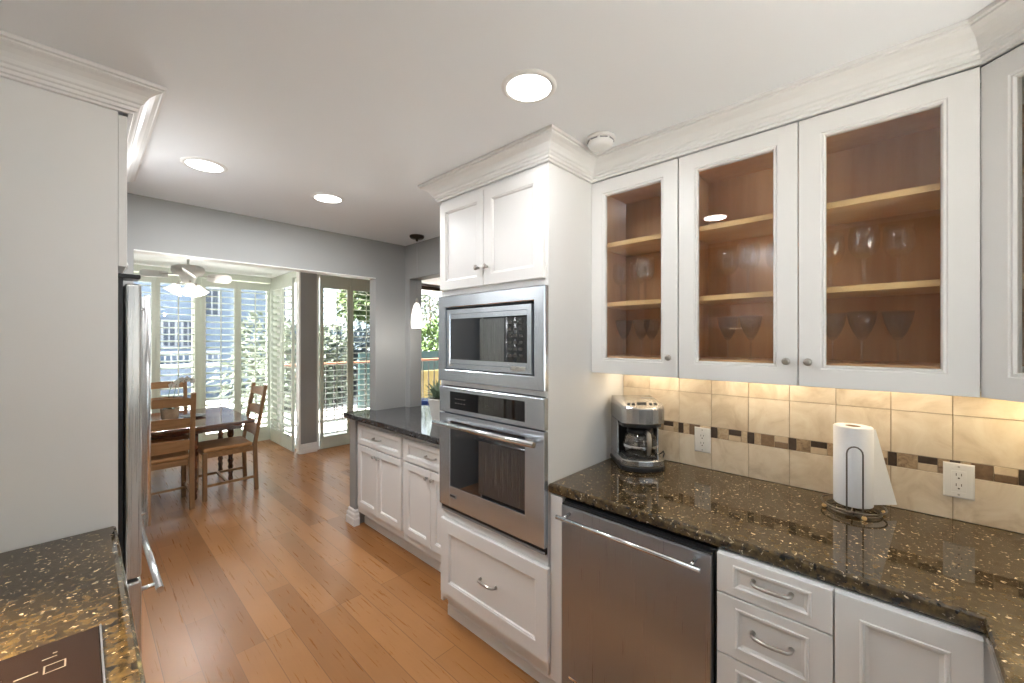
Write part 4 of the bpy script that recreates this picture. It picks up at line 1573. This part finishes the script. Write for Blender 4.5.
# loop arm in front of the roll
fd = Vector((-.90, -.10, 0)).normalized(); sdv = Vector((-fd.y, fd.x, 0))
c0 = Vector((px_, py_, 0)) + fd * .080
m = MB()
pts = [c0 + sdv * .021 + ZP * .936, c0 + sdv * .021 + ZP * 1.13]
for k in range(1, 8):
    a = PI * k / 8
    pts.append(c0 + sdv * .021 * math.cos(a) + ZP * (1.13 + .024 * math.sin(a)))
pts += [c0 - sdv * .021 + ZP * 1.13, c0 - sdv * .021 + ZP * .936]
m.tube(pts, .0024, 8)
m.build('arm', M['wire'], t)

t = thing('paper_towel_roll', 'white paper towel roll standing on the wire holder', 'paper towels', (px_, py_, .94))
m = MB()
m.lathe([(.022, .9405), (.053, .9405), (.055, .944), (.055, 1.208), (.052, 1.212), (.022, 1.212), (.022, .9405)], (px_, py_, 0), 40, capb=False, capt=False)
# loose sheet leaving the roll and flaring towards the wall at its lower corner
rows = []
for i in range(9):
    q = i / 8
    top_len = .012 * q
    bot_len = .088 * q
    a0 = Vector((.10, -.99, 0)).normalized()     # leaving tangent, to the right of the roll
    st = Vector((px_, py_, 0)) + Vector((-.99, -.12, 0)).normalized() * .0 + Vector((.35, -.94, 0)).normalized() * .0537
    dr_ = Vector((.70, -.71, 0)).normalized()
    row = []
    for j in range(7):
        z = j / 6
        ln = bot_len * (1 - z) + top_len * z
        row.append(m.bm.verts.new(st + dr_ * ln + ZP * (.9415 + .262 * z)))
    rows.append(row)
for A_, B_ in zip(rows[:-1], rows[1:]):
    for j in range(6):
        m.face([A_[j], A_[j + 1], B_[j + 1], B_[j]], 0, True)
m.build('roll', M['paper'], t)
m = MB(); m.lathe([(.0215, .941), (.0215, 1.2115), (.019, 1.2115), (.019, .941), (.0215, .941)], (px_, py_, 0), 24, capb=False, capt=False)
m.build('core', M['cardboard'], t)

# ================================================================== OUTSIDE
m = MB(); m.box(-40, 60, 7.0, 80, -0.6, -0.5); m.box(-40, 60, -40, -0.95, -.6, -.5)
struct(m.build('ground', M['ground']), 'paved ground outside the windows')
m = MB(); m.box(2.13, 8.5, 5.83, 7.45, -0.2, -0.06)
struct(m.build('deck', M['deck']), 'pale balcony deck outside the patio window')

t = thing('balcony_railing', 'dark balcony railing with a reddish top rail beyond the patio window', 'railing', (4.6, 7.3, -.06))
m = MB(); m.box(2.2, 8.4, 7.26, 7.34, 1.05, 1.10, .006); m.build('top_rail', M['railwood'], t)
m = MB(); m.box(2.2, 8.4, 7.285, 7.315, 0.06, 0.09); m.build('bottom_rail', M['iron'], t)
for k in range(43):
    x = 2.25 + k * .145
    m = MB(); m.box(x - .009, x + .009, 7.291, 7.309, 0.09 if k % 8 else -.059, 1.05)
    m.build('baluster', M['iron'], t)


def foliage_cloud(name, cx, cy, cz, rx, ry, rz, n, L, mat, parent, seed):
    rr = random.Random(seed)
    mm = MB()
    for i in range(n):
        while True:
            p = Vector((rr.uniform(-1, 1), rr.uniform(-1, 1), rr.uniform(-1, 1)))
            if .25 < p.length < 1: break
        bump = 1 + .22 * math.sin(5 * p.x + seed) * math.cos(4 * p.z)
        q = Vector((cx + p.x * rx * bump, cy + p.y * ry, cz + p.z * rz * bump))
        dv = (p + Vector((rr.uniform(-.7, .7), rr.uniform(-.7, .7), rr.uniform(-.7, .7))))
        mm.leaf(q, dv, (rr.uniform(-1, 1), rr.uniform(-1, 1), 1), L * rr.uniform(.7, 1.4), L * .55)
    return mm.build(name, mat, parent, recalc=False)


def tree(name, label, cat, x, y, zc, rx, ry, rz, n, L, mat, seed, grp, trunk=.09):
    t = thing(name, label, cat, (x, y, -.5), grp)
    m = MB(); m.tube([(x, y, -.5), (x + .05, y, zc * .4), (x, y, zc)], [trunk, trunk * .8, trunk * .5], 8)
    m.build('trunk', M['bark'], t)
    foliage_cloud('foliage', x, y, zc, rx, ry, rz, n, L, mat, t, seed)
    return t


GT = 'trees and shrubs outside'
tree('shrub', 'gray-green tree seen through the right bay shutters', 'tree', 4.4, 13.0, .5, 1.7, 1.0, 1.6, 3800, .22, M['graytree'], 1, GT)
tree('shrub', 'dark hedge seen through the window right of the bay', 'tree', 6.6, 14.6, .5, 1.4, .8, 1.5, 4500, .22, M['bluetree'], 2, GT)
tree('tree', 'leafy green tree behind the shutter beside the gray column', 'tree', 8.3, 16.2, 3.6, 1.2, 1.0, 1.5, 3200, .24, M['hedge'], 3, GT)
tree('shrub', 'bright green bush beyond the balcony railing', 'tree', 9.6, 12.8, 1.2, 1.6, 1.0, 1.05, 2400, .2, M['hedge'], 4, GT)
tree('tree', 'sparse airy tree against the sky beyond the balcony', 'tree', 13.2, 18.6, 3.7, .55, .5, 1.6, 420, .28, M['graytree'], 5, GT, .07)
tree('tree', 'slim dark cypress beyond the balcony railing', 'tree', 14.8, 19.6, 1.8, .28, .28, 1.3, 420, .22, M['darkleaf'], 6, GT)
m = MB(); m.box(5.5, 13, 11.2, 11.25, -.5, 1.12)
tag(m.build('fence', M['teal']), 'teal fence in front of the bright green bush outside', 'fence')
m = MB(); m.box(5.6, 10.5, 18.5, 18.6, -.5, 1.95)
tag(m.build('fence', M['bluewall']), 'tall blue-gray fence seen through the window right of the bay', 'fence')
m = MB(); m.box(5.2, 11, 9.6, 9.75, -.5, 0.62)
tag(m.build('sunlit_patch_panel', M['yellow']), 'low yellow panel standing in for a sunlit patch behind the balcony railing', 'wall')  # added upright panel, stands in for a yellow sunlit patch
t = MB(); t.lathe([(.13, -.0595), (.15, -.03), (.20, .25), (.21, .33), (.18, .33)], (4.62, 6.75, 0), 24)
tag(t.build('planter', M['bluepot']), 'blue glazed planter on the balcony deck', 'planter')

t = thing('house', 'pale blue neighboring house seen through the bay shutters', 'house', (1.5, 19, -.5))
m = MB(); m.box(-3.0, 5.4, 17.0, 22, -.5, 3.9); m.build('wall', M['bluewall'], t)
m = MB(); m.prism([(-3.3, 16.7), (5.7, 16.7), (5.7, 22.3), (-3.3, 22.3)], 3.9, 4.15); m.build('roof', M['bluedark'], t)
for x0, x1, z0, z1 in ((1.75, 2.15, 1.25, 2.15), (2.25, 2.62, 1.25, 2.15), (0.75, 1.35, 1.25, 2.15), (2.85, 3.3, 2.3, 3.3)):
    m = MB()
    for b in frame_y(x0, x1, 16.94, 16.995, z0, z1, .06): m.box(*b)
    m.box((x0 + x1) / 2 - .02, (x0 + x1) / 2 + .02, 16.95, 16.99, z0 + .06, z1 - .06)
    wf = m.build('window', M['housewhite'], t)
    m = MB(); m.box(x0 + .06, x1 - .06, 16.96, 16.985, z0 + .06, z1 - .06); m.build('pane', M['bluedark'], wf)
m = MB(); m.box(0.2, 3.2, 16.2, 16.95, .62, .72); m.box(0.2, 3.2, 16.2, 16.28, 1.08, 1.14)
for k in range(20):
    m.box(.25 + k * .15, .29 + k * .15, 16.22, 16.26, .72, 1.08)
m.build('balcony', M['housewhite'], t)
